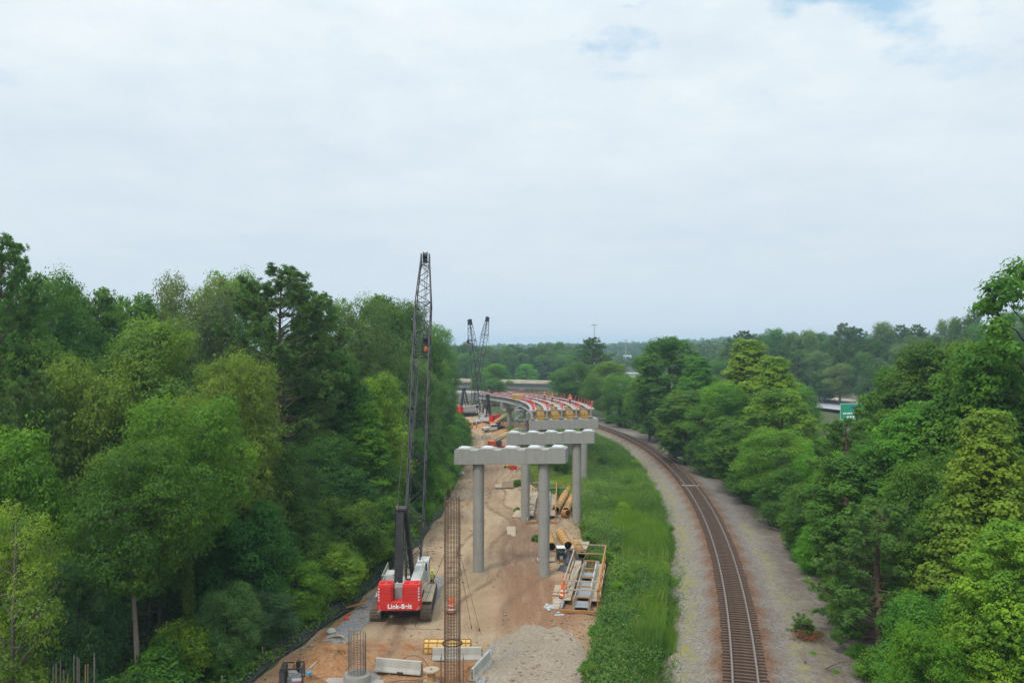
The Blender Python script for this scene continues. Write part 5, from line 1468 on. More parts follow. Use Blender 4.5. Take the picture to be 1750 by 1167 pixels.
def boom_lift(c, rz, ang, L, label, red_len=3.2):
    o = empty('boom_lift', c, rz, label, 'boom lift', 'orange boom lifts')
    b = MB(); b.box((0, 0, 0.75), (3.4, 1.5, 0.5)); b.build('chassis', M['orange'], o, bevel=0.04)
    for x in (-1.25, 1.25):
        for s in (-1.0, 1.0): wheel(o, (x, s, 0.5), 0.5, 0.4)
    b = MB(); b.lathe([(0.6, 0.95), (0.6, 1.2)], n=20); b.box((-1.3, 0, 1.55), (1.7, 2.2, 1.0)); b.box((-0.2, 0.8, 1.6), (1.6, 0.6, 0.8)); b.build('turntable', M['orange'], o, bevel=0.12)
    b = MB(); b.box((-0.1, -0.8, 1.65), (1.3, 0.6, 0.9)); b.build('engine_cover', M['tarp'], o, bevel=0.05)
    A = Vector((-1.0, 0, 2.1)); d = Vector((math.cos(ang), 0, math.sin(ang)))
    b = MB(); b.bar(A, A + d * (L - red_len), 0.55, 0.62); b.build('boom', M['boom_tan'], o, bevel=0.03)
    b = MB(); b.bar(A + d * (L - red_len), A + d * L, 0.42, 0.48); b.build('boom_tip', M['orange'], o, bevel=0.02)
    b = MB(); b.bar(A + Vector((0.6, 0, -0.4)), A + d * 3.6 + Vector((0, 0, -0.3)), 0.2); b.build('lift_cylinder', M['steel'], o)
    e = A + d * L; b = MB(); b.box((e.x + 0.5, e.y, e.z - 0.1), (1.0, 2.2, 0.08))
    for sx in (0.0, 1.0):
        for sy in (-1.05, 0, 1.05): b.bar((e.x + sx, e.y + sy, e.z - 0.1), (e.x + sx, e.y + sy, e.z + 1.0), 0.06)
    for zz in (0.45, 1.0):
        b.bar((e.x, e.y - 1.05, e.z + zz), (e.x, e.y + 1.05, e.z + zz), 0.06); b.bar((e.x + 1, e.y - 1.05, e.z + zz), (e.x + 1, e.y + 1.05, e.z + zz), 0.06)
        for sy in (-1.05, 1.05): b.bar((e.x, e.y + sy, e.z + zz), (e.x + 1, e.y + sy, e.z + zz), 0.06)
    b.build('basket', M['galv'], o)
    return o
p = px(852, 770, 0.0); boom_lift((p.x, p.y, 0.05), R(8), R(24), 9.6, 'nearer orange boom lift with its cream boom reaching behind the second pier cap', 2.6)
p = px(851, 740, 0.0); boom_lift((p.x, p.y + 6, 0.05), R(6), R(33), 7.2, 'farther orange boom lift behind the white flatbed pickup', 1.6)
# utility cart at the woods edge
p = px(787, 727, 0.0); o = empty('utility_cart', (p.x, p.y, 0.05), R(80), 'dark utility cart with a roll cage at the edge of the woods', 'utility cart')
b = MB(); b.box((0, 0, 0.7), (2.7, 1.4, 0.5)); b.box((-0.9, 0, 1.1), (0.9, 1.3, 0.35)); b.build('body', M['black'], o, bevel=0.05)
b = MB()
for x in (-0.3, 0.9):
    for s in (-0.65, 0.65): b.bar((x, s, 0.9), (x, s, 1.95), 0.07)
b.box((0.3, 0, 1.98), (1.4, 1.4, 0.06)); b.build('roll_cage', M['grey_paint'], o)
for x in (-0.95, 0.95):
    for s in (-0.7, 0.7): wheel(o, (x, s, 0.33), 0.33, 0.24)
# scaffold stair tower
p = px(889, 757, 0.0); o = empty('scaffold_tower', (1.7, 163, 0.0), R(8), 'thin grey scaffold stair tower beside the bridge girders', 'scaffold tower')
for x in (-1.1, 1.1):
    for y_ in (-0.8, 0.8): b = MB(); b.tube([(x, y_, -0.6), (x, y_, 9.6)], 0.06, 6); b.build('leg', M['galv'], o)
for k in range(5):
    z = 0.3 + 2.0 * k
    b = MB(); b.box((0, 0, z), (2.2, 1.6, 0.08)); b.build('landing', M['galv'], o)
    b = MB()
    for s in (-0.8, 0.8): b.bar((-1.1, s, z), (1.1, s, z + 2.0), 0.06); b.bar((-1.1, s, z + 1.0), (1.1, s, z + 1.0), 0.06)
    b.build('brace', M['galv'], o)
    b = MB(); b.bar((-1.0 if k % 2 else 1.0, 0.2, z), (1.0 if k % 2 else -1.0, 0.2, z + 2.0), 0.6, 0.08); b.build('stair', M['galv'], o)

# ------------------------------------------------------------------ silt fence and wire strung along the left edge
sf = empty('silt_fence', (0, 0, 0), 0, 'black fabric silt fence sagging along the left edge of the dirt road', 'fence')
ysf = list(np.arange(44.0, 205, 0.8)); vs = []; fs = []
for i, y_ in enumerate(ysf):
    x = float(ledge(y_)) - 0.45 + 0.12 * math.sin(y_ * 0.9); z = float(ground_z(x, y_))
    h_ = (0.62 + 0.14 * math.sin(y_ * 0.7) + 0.12 * math.sin(y_ * 1.9 + 1)) * (1 if y_ < 100 else 0.8)
    lean = 0.25 + 0.15 * math.sin(y_ * 0.5)
    vs += [(x + 0.35, y_, z + 0.06), (x + 0.12, y_, z + 0.10), (x - lean * 0.4, y_, z + h_ * 0.55), (x - lean, y_, z + h_)]
for i in range(len(ysf) - 1):
    for k in range(3): fs.append((4 * i + k, 4 * i + k + 1, 4 * i + 5 + k, 4 * i + 4 + k))
b = MB(); b.add(vs, fs); fo = b.build('fabric', M['fabric'], sf, smooth=True)
sd = fo.modifiers.new('thickness', 'SOLIDIFY'); sd.thickness = 0.03
y_ = 44.5; k = 0
while y_ < 200:
    x = float(ledge(y_)) - 0.85; z = float(ground_z(x, y_)); b = MB()
    b.bar((x, y_, z - 0.3), (x - 0.12 + 0.1 * math.sin(k * 1.7), y_, z + 1.15), 0.05); b.build('stake', M['lumber'], sf); y_ += 2.3; k += 1
# bits of litter on the road edge
for (x, y_, s, mm, lab) in ((566, 1081, 0.34, 'barrier', 'white sack by the silt fence above the red spoil'), (593, 1058, 0.22, 'safety_red', 'small red can lying by the silt fence')):
    p = px(x, y_, 0.05); b = MB(); b.lathe([(0, 0), (s, 0.02), (s * 1.05, s * 0.5), (s * 0.6, s * 0.95), (0, s)], (0, 0, 0), 14); q = b.build('sack' if s > .3 else 'fuel_can', M[mm], smooth=True); q.location = (p.x, p.y, 0.03); tag(q, lab, 'sack' if s > .3 else 'can')
p = px(572, 1091, 0.05); b = MB()
for k in range(5): b.bar((0.15 * k, 0.1 * k, 0.06 + 0.04 * k), (1.0 + 0.1 * k, 0.5 - 0.25 * k, 0.08 + 0.05 * k), 0.10, 0.06)
q = b.build('scrap_wood', M['lumber']); q.location = (p.x - 0.6, p.y, 0.05); tag(q, 'jumble of scrap boards on the grey gravel by the fence', 'scrap wood')
p = px(632, 1040, 0.05)
b = MB(); b.bar((-1.6, -0.2, 0.1), (0.4, 0.4, 0.45), 0.25, 0.08); q = b.build('steel_plate', M['rust_steel']); q.location = (p.x - 0.6, p.y, 0.05); tag(q, 'rusty plate leaning at the left track of the near crane', 'steel plate')
for (x, y_, s, lab) in ((775, 855, 1.0, 'pale plastic scraps by the silt fence beyond the tall cage'), (783, 812, 0.9, 'white debris at the road edge left of the nearest pier'), (797, 762, 0.9, 'pale debris under the bushes at the far road edge')):
    p = px(x, y_, 0.05); b = MB(); rr = random.Random(int(x))
    for k in range(9):
        c0 = Vector((rr.uniform(-.9, .9), rr.uniform(-2, 2), 0.12)); a = rr.uniform(0, 3.1); b.bar(c0, c0 + Vector((0.9 * math.cos(a), 0.9 * math.sin(a), rr.uniform(0, .3))), rr.uniform(.1, .3), 0.05)
    q = b.build('debris_pile', M[('chain', 'lumber', 'barrier')[int(x) % 3]]); q.location = (p.x, p.y, 0.02); tag(q, lab, 'debris')

# ------------------------------------------------------------------ people
def body_mesh(pose):
    arm = pose
    V = [(0, 0, 0.95), (0, 0, 1.15), (0, 0.0, 1.38), (0, 0.01, 1.50), (0, 0.02, 1.60), (0, 0.02, 1.70)]
    Rr = [0.135, 0.125, 0.15, 0.06, 0.085, 0.075]
    E = [(0, 1), (1, 2), (2, 3), (3, 4), (4, 5)]
    V.append((0, 0.115, 1.605)); Rr.append(0.018); E.append((4, 6))         # nose
    for s in (-1, 1): V.append((s * 0.088, 0.02, 1.61)); Rr.append(0.018); E.append((4, len(V) - 1))
    for s in (-1, 1):
        b = len(V)
        V += [(s * 0.10, 0, 0.90), (s * 0.11, 0.03 + 0.06 * s, 0.50), (s * 0.12, -0.02 + 0.10 * s, 0.09), (s * 0.13, 0.14 + 0.10 * s, 0.04)]; Rr += [0.105, 0.07, 0.05, 0.045]
        E += [(0, b), (b, b + 1), (b + 1, b + 2), (b + 2, b + 3)]
        a = len(V)
        sh = (s * 0.20, 0, 1.40); el = (s * 0.27, 0.02 + 0.12 * arm, 1.13); wr = (s * 0.24, 0.10 + 0.26 * arm, 0.90 + 0.18 * arm)
        hd = (s * 0.235, wr[1] + 0.05, wr[2] - 0.07)
        V += [sh, el, wr, hd]; Rr += [0.065, 0.05, 0.034, 0.036]; E += [(2, a), (a, a + 1), (a + 1, a + 2), (a + 2, a + 3)]
        for k, (dx, L) in enumerate(((-0.03, .06), (-0.01, .075), (0.01, .07), (0.03, .055))):
            c = len(V); V += [(hd[0] + dx, hd[1] + 0.03, hd[2] - 0.05), (hd[0] + dx * 1.1, hd[1] + 0.05, hd[2] - 0.05 - L)]; Rr += [0.010, 0.008]; E += [(a + 3, c), (c, c + 1)]
        c = len(V); V += [(hd[0] - s * 0.045, hd[1] + 0.035, hd[2] + 0.01), (hd[0] - s * 0.055, hd[1] + 0.07, hd[2] - 0.03)]; Rr += [0.011, 0.009]; E += [(a + 3, c), (c, c + 1)]
    me = bpy.data.meshes.new('body'); me.from_pydata(V, E, [])
    o = bpy.data.objects.new('body', me); COL.objects.link(o)
    sk = o.modifiers.new('skin', 'SKIN'); ss = o.modifiers.new('sub', 'SUBSURF'); ss.levels = 1
    for i, d in enumerate(me.skin_vertices[0].data): d.radius = (Rr[i], Rr[i] * (0.75 if i in (1, 2) else 1.0)); d.use_root = (i == 0)
    bpy.context.view_layer.update()
    m2 = bpy.data.meshes.new_from_object(o.evaluated_get(bpy.context.evaluated_depsgraph_get())); bpy.data.objects.remove(o)
    m2.materials.clear()
    for k in ('skin', 'denim', 'shirt', 'tyre'): m2.materials.append(M[k])
    for p_ in m2.polygons:
        c = p_.center
        p_.material_index = 3 if c.z < 0.12 else 1 if c.z < 0.98 and abs(c.x) < 0.215 else 2 if c.z < 1.46 and not (abs(c.x) > 0.2 and c.z < 1.1) else 0
    return m2
def person(c, rz, label, pose, vest, hat):
    o = empty('person', c, rz, label, 'person', 'site workers')
    link('body', body_mesh(pose), None, o)
    b = MB(); b.lathe([(0.20, 0.98), (0.185, 1.12), (0.215, 1.32), (0.18, 1.45), (0.09, 1.475)], n=18, M=Matrix.Diagonal((1, 0.78, 1, 1))); v = b.build('vest', M[vest], o, smooth=True)
    b = MB(); b.lathe([(0.202, 1.08), (0.206, 1.14)], n=18, M=Matrix.Diagonal((1, 0.79, 1, 1))); b.build('reflective_band', M['reflect'], v)
    b = MB(); b.lathe([(0.0, 1.83), (0.07, 1.815), (0.115, 1.77), (0.125, 1.70), (0.15, 1.695), (0.15, 1.685), (0.12, 1.69)], (0, 0.02, 0), 18, Matrix.Diagonal((1, 1.15, 1, 1))); b.build('hard_hat', M[hat], o, smooth=True)
    b = MB()
    for s in (-0.03, 0.03): b.lathe([(0, -0.009), (0.009, 0), (0, 0.009)], (s, 0.102, 1.635), 8)
    b.build('eyes', M['black'], o)
    return o
person((-7.0, 69.9, 0.05), R(150), 'worker in a yellow hard hat just beyond the near crane', 0.4, 'hivis', 'hat')
p = px(802, 738, 0.05); person((p.x, p.y, 0.05), R(200), 'worker in yellow vest and hat alone on the far dirt road', 0.2, 'hivis', 'hat')
p = px(807, 733, 0.05); person((p.x, p.y, 0.05), R(20), 'worker in a dark outfit and orange vest beyond the lone yellow worker', 0.5, 'hivis_orange', 'reflect')
p = px(814.5, 732, 0.05); person((p.x, p.y, 0.05), R(90), 'worker in a yellow vest close to the tracks of the left-leaning crane', 0.6, 'hivis', 'reflect')
for (gx, Y, lab) in ((-0.9, 167, 'worker in an orange vest standing farthest left on the girders'), (0.0, 152.5, 'worker in an orange vest near the middle of the girders'), (2.25, 140.6, 'worker in an orange vest on the right girders')):
    q, hd = girder_point(gx if gx != -0.9 else 0.0, Y); person((q.x, q.y, q.z + GH), R(180), lab, 0.5, 'hivis_orange', 'hivis_orange')

# ------------------------------------------------------------------ highway things: barriers, sign, masts, billboards, far building
def long_wall(name, pts, h, th, mat, label, z):
    b = MB()
    for a, c in zip(pts[:-1], pts[1:]): b.bar((a.x, a.y, z + h / 2), (c.x, c.y, z + h / 2), th, h)
    return tag(b.build(name, M[mat]), label, 'barrier wall', 'highway barrier walls')
long_wall('barrier_wall', hwy(3.8), 1.1, 0.4, 'old_concrete', 'grey median wall between the two highway carriageways', 1.2)
long_wall('barrier_wall', hwy(24.5), 1.3, 0.4, 'old_concrete', 'tan wall along the far side of the highway before the trees', 1.2)
p = pxy(1457, 703, 205); sg = empty('highway_sign', (p.x, p.y, float(ground_z(p.x, p.y))), R(12), 'large green highway sign partly hidden behind the dark pine on the right', 'road sign')
zs = p.z - sg.location.z
b = MB(); b.box((0, 0, zs), (7.2, 0.08, 4.2)); sp = b.build('panel', M['green_sign'], sg)
b = MB()
for s in (-1, 1): b.box((s * 3.52, -0.045, zs), (0.08, 0.012, 4.1)); b.box((0, -0.045, zs + s * 2.02), (7.1, 0.012, 0.08))
b.build('border', M['reflect'], sp)
b = MB(); rr = random.Random(2); x = -2.6
while x < 2.4: w_ = rr.uniform(.22, .4); b.box((x, -0.046, zs - 0.45), (w_, 0.012, 0.42)); x += w_ + 0.12
for x in (-1.4, -0.6, 0.2): b.box((x, -0.046, zs - 1.4), (0.5, 0.012, 0.55))
b.build('legend', M['reflect'], sp)
b = MB(); b.box((-0.2, -0.046, zs + 1.0), (0.9, 0.012, 0.8)); b.build('route_shield', M['blue'], sp)
for s in (-2.6, 2.6): b = MB(); b.bar((s, 0.15, -0.3), (s, 0.15, zs + 1.9), 0.22); b.build('post', M['galv'], sg)
p = pxy(1458, 690, 215); o = empty('excavator', (p.x, p.y, 1.2), R(200), 'orange excavator arm sticking up behind the green sign', 'excavator')
b = MB(); b.box((0, 0, 1.5), (2.8, 3.2, 1.2)); b.box((0.7, 0.9, 2.4), (1.0, 1.4, 1.4)); b.build('cab_body', M['orange'], o, bevel=0.08)
b = MB(); b.bar((0, 1.2, 1.9), (0, 3.2, zs + 0.5 if False else 5.0), 0.5, 0.6); b.bar((0, 3.2, 5.0), (0, 5.6, 3.4), 0.4, 0.5); b.build('arm', M['orange'], o)
b = MB(); b.box((0, 6.0, 2.9), (1.0, 0.9, 0.9)); b.build('bucket', M['steel'], o)
for s in (-1.2, 1.2): b = MB(); b.box((s, 0, 0.45), (0.6, 3.8, 0.9)); b.build('crawler_track', M['black'], o, bevel=0.3)
def mast(x, ytop, Y, label):
    p = pxy(x, ytop, Y); g_ = float(ground_z(p.x, p.y)); o = empty('light_mast', (p.x, p.y, g_), 0, label, 'light mast', 'high light masts along the highway'); h = p.z - g_
    b = MB(); b.tube([(0, 0, -0.5), (0, 0, h * 0.5), (0, 0, h)], [0.42, 0.32, 0.2], 10); b.build('pole', M['galv'], o)
    b = MB(); b.ring((0, 0, h - 0.6), 1.4, 0.12, 16); b.bar((-1.4, 0, h - 0.6), (1.4, 0, h - 0.6), 0.12); b.bar((0, -1.4, h - 0.6), (0, 1.4, h - 0.6), 0.12); b.build('lamp_ring', M['steel'], o)
    for k in range(8):
        a = k * math.pi / 4; b = MB(); b.box((1.55 * math.cos(a), 1.55 * math.sin(a), h - 0.8), (0.7, 0.7, 0.4), a); b.build('lamp', M['galv'], o)
mast(1015.5, 553.5, 470, 'light mast rising behind the pine right of the overpass')
mast(1069.5, 580, 620, 'light mast beside the pale billboard in the distance')
mast(957.5, 584, 600, 'light mast barely above the treetops behind the overpass')
def billboard(x, yb, yt, w_px, Y, label, cols):
    p0 = pxy(x, yb, Y); p1 = pxy(x, yt, Y); g_ = float(ground_z(p0.x, p0.y)); o = empty('billboard', (p0.x, p0.y, g_), 0, label, 'billboard', 'distant billboards')
    w_ = w_px * Y / F; z0 = p0.z - g_; z1 = p1.z - g_
    b = MB(); b.box((0, 0, (z0 + z1) / 2), (w_, 0.5, z1 - z0)); pn = b.build('panel', M[cols[0]], o)
    b = MB(); b.box((-w_ * 0.12, -0.26, z0 + (z1 - z0) * 0.62), (w_ * 0.6, 0.03, (z1 - z0) * 0.34)); b.build('artwork', M[cols[1]], pn)
    b = MB(); b.box((w_ * 0.05, -0.26, z0 + (z1 - z0) * 0.20), (w_ * 0.8, 0.03, (z1 - z0) * 0.16)); b.build('artwork', M[cols[2]], pn)
    b = MB(); b.bar((0, 0.5, -0.5), (0, 0.5, z1 - 1), 1.0); b.build('post', M['steel'], o)
billboard(1072, 615, 607, 14, 640, 'pale billboard with a greenish print beside the far light mast', ('reflect', 'bluedrum', 'green_sign'))
billboard(1165, 610, 603, 12, 620, 'white and red billboard between two treetops', ('reflect', 'safety_red', 'safety_red'))
billboard(1224, 613, 609, 9, 640, 'small blue and red billboard below the ridge', ('blue', 'safety_red', 'reflect'))
billboard(1256, 619, 611, 8, 600, 'small orange billboard at the foot of the tall pine', ('boom_tan', 'orange', 'orange'))
p = pxy(1078, 640, 372); bd = empty('building', (p.x, p.y, float(ground_z(p.x, p.y))), 0, 'low white building glimpsed between trees right of the overpass', 'building')
b = MB(); b.box((0, 6, 4), (15, 12, 8)); w_ = b.build('wall', M['white'], bd)
b = MB(); b.box((0, 6, 8.2), (15.6, 12.6, 0.4)); b.build('roof', M['galv'], bd)
for k in range(5): b = MB(); b.box((-5.6 + 2.8 * k, -0.03, 4.6), (1.6, 0.06, 1.6)); b.build('window', M['glass'], bd)

# ------------------------------------------------------------------ trees one can tell apart: (prototype, photo column, photo row of the top, depth, crown width in photo px, tint, label)
LEFT = [
 ('pine_a', -6, 402, 66, 170, 'pine', 'tall dark pine cut by the left edge, rising highest of the left woods'),
 ('oak_b', 66, 468, 78, 150, 'deep', 'dark round treetop just right of the tall edge pine'),
 ('gum_b', 150, 494, 86, 130, 'mid', 'light green treetop with star-like leaf sprays, second right of the edge pine'),
 ('gum_b', 222, 508, 92, 130, 'mid', 'low leafy treetop at the dip of the left skyline'),
 ('oak_c', 336, 474, 96, 130, 'grey', 'greyish treetop with a pale bare limb, left of the dark crown of the pine'),
 ('oak_b', 392, 468, 104, 110, 'mid', 'treetop tucked against the left side of the spreading pine'),
 ('pine_a', 470, 456, 79, 235, 'pine', 'spreading dark pine with a bare reddish trunk in the middle of the left woods'),
 ('pine_b', 545, 500, 92, 150, 'pine', 'dark pine just right of the spreading pine'),
 ('oak_b', 612, 512, 104, 150, 'grey', 'broad grey-green willow oak left of the crane boom'),
 ('gum_b', 655, 508, 118, 110, 'mid', 'pointed green treetop immediately left of the crane boom'),
 ('oak_a', 702, 518, 126, 110, 'dark', 'dark treetop seen through the lattice of the crane boom'),
 ('oak_b', 738, 556, 152, 90, 'grey', 'grey-green tree standing right of the crane boom'),
 ('oak_c', 752, 600, 176, 70, 'dark', 'dark tree at the end of the left woods beside the overpass'),
 ('oak_a', 262, 548, 66, 250, 'olive', 'big olive-green oak filling the upper left woods'),
 ('oak_c', 172, 610, 62, 190, 'olive', 'olive oak in front and left of the biggest oak'),
 ('oak_b', 395, 608, 62, 190, 'olive', 'rounded olive oak left of the pine trunk'),
 ('oak_a', 60, 585, 66, 190, 'dark', 'dark oak under the edge pine'),
 ('pine_low', 45, 640, 58, 170, 'pinegrey', 'low dull pine at the left edge above the bright green tree'),
 ('under_a', 28, 735, 52, 170, 'bright', 'bright green young tree at the left edge'),
 ('loose_a', 22, 865, 45, 190, 'yellow', 'thin yellow-green locust at the lower left edge'),
 ('under_b', 130, 955, 48, 150, 'blue', 'blue-green bushy tree beside the yellow-green locust'),
 ('oak_high', 236, 760, 47.5, 210, 'dark', 'dark tree with a straight pale trunk reaching the bottom of the picture'),
 ('oak_ivy', 322, 680, 53, 210, 'mid', 'tree with an ivy-clad leaning trunk at the lower left'),
 ('gum_b', 560, 600, 86, 150, 'dark', 'dark tree under the right arm of the spreading pine'),
 ('loose_b', 650, 640, 90, 120, 'lime', 'vine-draped lime-green tree left of the crane boom'),
 ('gum_a', 625, 690, 84, 110, 'bright', 'bright pointed tree below the vine-draped one'),
 ('oak_b', 700, 612, 108, 110, 'grey', 'grey-green tree behind the middle of the crane boom'),
 ('oak_a', 560, 745, 76, 150, 'deep', 'deep green tree left of the crane gantry, mid height'),
 ('under_a', 640, 775, 84, 120, 'dark', 'dark small tree just left of the boom foot'),
 ('oak_b', 470, 760, 66, 160, 'deep', 'deep green tree around the pine trunk'),
 ('under_b', 420, 860, 59, 170, 'deep', 'deep green bushy tree left of the lower pine trunk'),
 ('under_a', 505, 850, 66, 150, 'dark', 'dark bushy tree right of the lower pine trunk'),
 ('under_b', 590, 850, 72, 140, 'mid', 'mid-green bushy tree behind the red counterweight'),
 ('under_a', 650, 850, 78, 110, 'mid', 'mid-green bushy tree touching the crane gantry'),
 ('under_b', 392, 1000, 52, 110, 'grey', 'grey-green bushy tree at the bottom beside the ivy-clad trunk'),
 ('under_a', 278, 1085, 50, 70, 'mid', 'mid-green bushy tree at the bottom between the two visible trunks'),
 ('under_b', 100, 1060, 48, 130, 'yellow', 'yellowish low tree behind the rusty bars at the lower left'),
 ('under_a', 450, 1010, 56, 120, 'blue', 'bluish bushy tree above the silt fence at the bottom'),
 ('under_b', 500, 955, 61, 120, 'lime', 'yellow-green bushy tree left of the near crane'),
 ('under_a', 566, 930, 66, 110, 'lime', 'yellow-green bushy tree closest to the near crane'),
 ('pine_b', 128, 640, 74, 140, 'pinegrey', 'dull pine half hidden behind the olive oaks'),
 ('oak_b', 500, 580, 98, 140, 'mid', 'tree behind the right branches of the spreading pine'),
 ('oak_c', 20, 500, 84, 140, 'dark', 'dark tree behind the tall edge pine'),
 ('oak_a', 290, 520, 110, 120, 'mid', 'distant treetop between the skyline dip and the greyish treetop'),
]
for k, x, yt, Y, w, t, lab in LEFT:
    tree_px('pine_tree' if k.startswith('pine') else 'broadleaf_tree', k, x, yt, Y, w, t, lab)
RIGHT = [
 ('oak_a', 1040, 618, 222, 90, 'mid', 'round tree beside the curve of the railway, right of the girders'),
 ('pine_b', 1010, 577, 250, 70, 'pine', 'dark pine under the tall light mast, right of the overpass'),
 ('oak_b', 985, 620, 238, 80, 'dark', 'dark tree directly behind the right end of the girders'),
 ('oak_c', 1060, 640, 205, 70, 'mid', 'tree closest to the far bend of the railway'),
 ('gum_b', 1140, 578, 168, 120, 'mid', 'tall tree with ragged top beside the grey road gap'),
 ('oak_b', 1110, 640, 176, 90, 'mid', 'dark tree on the right side of the grey road gap'),
 ('gum_a', 1192, 612, 150, 110, 'mid', 'green tree between the ragged tall tree and the lime ones'),
 ('gum_b', 1170, 668, 140, 110, 'mid', 'leafy tree leaning over the shoulder of the railway'),
 ('gum_a', 1280, 583, 134, 130, 'lime', 'tall lime-green tree, topmost of the bright clump right of the railway'),
 ('gum_a', 1325, 612, 126, 110, 'lime', 'lime-green tree at the right of the bright clump'),
 ('oak_a', 1240, 655, 128, 130, 'bright', 'bright green tree in front of the tallest lime one'),
 ('gum_b', 1332, 665, 112, 116, 'lime', 'yellow-tinged lime tree left of the highway gap'),
 ('gum_b', 1265, 720, 112, 140, 'mid', 'mid-green tree overhanging the far shoulder of the railway'),
 ('oak_b', 1330, 735, 98, 150, 'bright', 'bright green tree below the yellow-tinged lime one'),
 ('pine_low', 1446, 716, 78, 150, 'pine', 'dark bushy pine in front of the highway gap'),
 ('pine_low', 1504, 668, 96, 110, 'pine', 'dark pine whose boughs hide half the green sign'),
 ('gum_b', 1550, 630, 88, 160, 'mid', 'green tree right of the green highway sign'),
 ('gum_b', 1600, 588, 84, 170, 'mid', 'large sweetgum left of the tallest right-edge tree'),
 ('oak_b', 1655, 585, 92, 130, 'olive', 'olive tree behind the large sweetgum'),
 ('gum_open', 1802, 446, 58, 290, 'mid', 'tallest tree at the right edge with loose leaf tufts against the sky'),
 ('gum_b', 1680, 590, 62, 190, 'mid', 'wide sweetgum in front of the tallest right-edge tree'),
 ('gum_b', 1580, 690, 66, 210, 'mid', 'mid-green sweetgum left of the wide one'),
 ('gum_a', 1688, 705, 50, 190, 'lime', 'lime sweetgum with a pointed top in the right foreground'),
 ('gum_b', 1745, 900, 42, 200, 'lime', 'lime tree cut by the right edge of the picture, low'),
 ('gum_b', 1470, 780, 68, 180, 'mid', 'leafy tree leaning towards the railway behind the long-needled pine'),
 ('pine_low', 1502, 862, 55, 230, 'pine', 'long-needled dark pine in the right foreground reaching over the track shoulder'),
 ('gum_b', 1640, 850, 52, 190, 'mid', 'sweetgum standing right of the long-needled pine'),
 ('under_b', 1395, 830, 80, 130, 'mid', 'bushy tree at the shoulder left of the long-needled pine'),
 ('under_a', 1345, 800, 92, 110, 'dark', 'dark bushy tree at the foot of the bright right-hand trees'),
 ('under_b', 1600, 1010, 46, 190, 'mid', 'bushy tree at the bottom right, below the long-needled pine'),
 ('under_a', 1700, 1010, 43, 190, 'lime', 'lime bushy tree at the bottom right corner'),
 ('gum_b', 1720, 760, 60, 170, 'dark', 'dark tree behind the lime sweetgum at the right'),
 ('under_a', 1555, 930, 56, 120, 'bright', 'small bright tree right of the pine trunk'),
 ('under_b', 1296, 770, 106, 100, 'dark', 'dark bushy tree on the litter of the railway shoulder'),
 ('under_a', 1215, 730, 128, 90, 'dark', 'dark bushy tree below the leaning leafy tree'),
 ('oak_b', 1420, 752, 88, 110, 'bright', 'bright green tree between the dark bushy pine and the yellow-tinged lime one'),
]
for k, x, yt, Y, w, t, lab in RIGHT:
    tree_px('pine_tree' if k.startswith('pine') else 'broadleaf_tree', k, x, yt, Y, w, t, lab)
# middle distance
MID = [
 ('oak_a', 846, 622, 285, 110, 'bright', 'light green round tree in front of the overpass'),
 ('oak_b', 822, 628, 292, 40, 'mid', 'tree at the left of the light round one, before the overpass'),
 ('oak_c', 846, 650, 275, 60, 'dark', 'dark low tree behind the far cranes'),
 ('oak_a', 900, 622, 372, 60, 'bright', 'small bright tree behind the overpass deck'),
 ('oak_b', 965, 628, 300, 60, 'dark', 'dark tree hiding the right end of the overpass'),
 ('pine_a', 1275, 566, 300, 95, 'pinegrey', 'broad-topped pine standing alone at the foot of the ridge'),
]
for k, x, yt, Y, w, t, lab in MID:
    tree_px('pine_tree' if k.startswith('pine') else 'broadleaf_tree', k, x, yt, Y, w, t, lab)
rt = random.Random(17)
sky_r = [(1240, 592), (1275, 585), (1310, 574), (1345, 566), (1380, 572), (1420, 572), (1450, 560), (1480, 545), (1510, 553), (1560, 556), (1600, 553), (1650, 540), (1690, 534), (1750, 522), (1850, 530)]
kinds = ('pine_a', 'pine_b', 'oak_b', 'pine_a', 'oak_a', 'oak_c')
x = 1245
while x < 1840:
    for row, (Yb, drop) in enumerate(((322, 0), (300, 26), (292, 62))):
        xx = x + rt.uniform(-14, 14); Y = Yb + rt.uniform(-10, 10) - (x - 1245) * 0.075
        yt = np.interp(xx, *zip(*sky_r)) - 6 + drop + rt.uniform(-4, 14)
        k = rt.choice(kinds) if row < 2 else rt.choice(('oak_a', 'oak_b', 'under_a'))
        tree_px('pine_tree' if k.startswith('pine') else 'broadleaf_tree', k, xx, yt, Y, rt.uniform(46, 66), rt.choice(('pinegrey', 'pine', 'dark', 'grey')),
                'hazy dark pine in the wood beyond the highway' if k.startswith('pine') else 'hazy green broadleaf tree in the wood beyond the highway', group='wood beyond the highway')
    x += 33
x = 752
while x < 1010:
    for Yb, drop in ((470, 0), (430, 8), (395, 20)):
        xx = x + rt.uniform(-8, 8); yt = 585 + drop + rt.uniform(-3, 9) - (3 if x < 800 else 0)
        k = rt.choice(('oak_a', 'oak_b', 'pine_a', 'oak_c'))
        tree_px('pine_tree' if k.startswith('pine') else 'broadleaf_tree', k, xx, yt, Yb + rt.uniform(-10, 10), rt.uniform(32, 48), rt.choice(('dark', 'pinegrey', 'mid', 'deep')),
                'hazy dark pine in the wood behind the overpass' if k.startswith('pine') else 'hazy green broadleaf tree in the wood behind the overpass', group='wood behind the overpass')
    x += 22
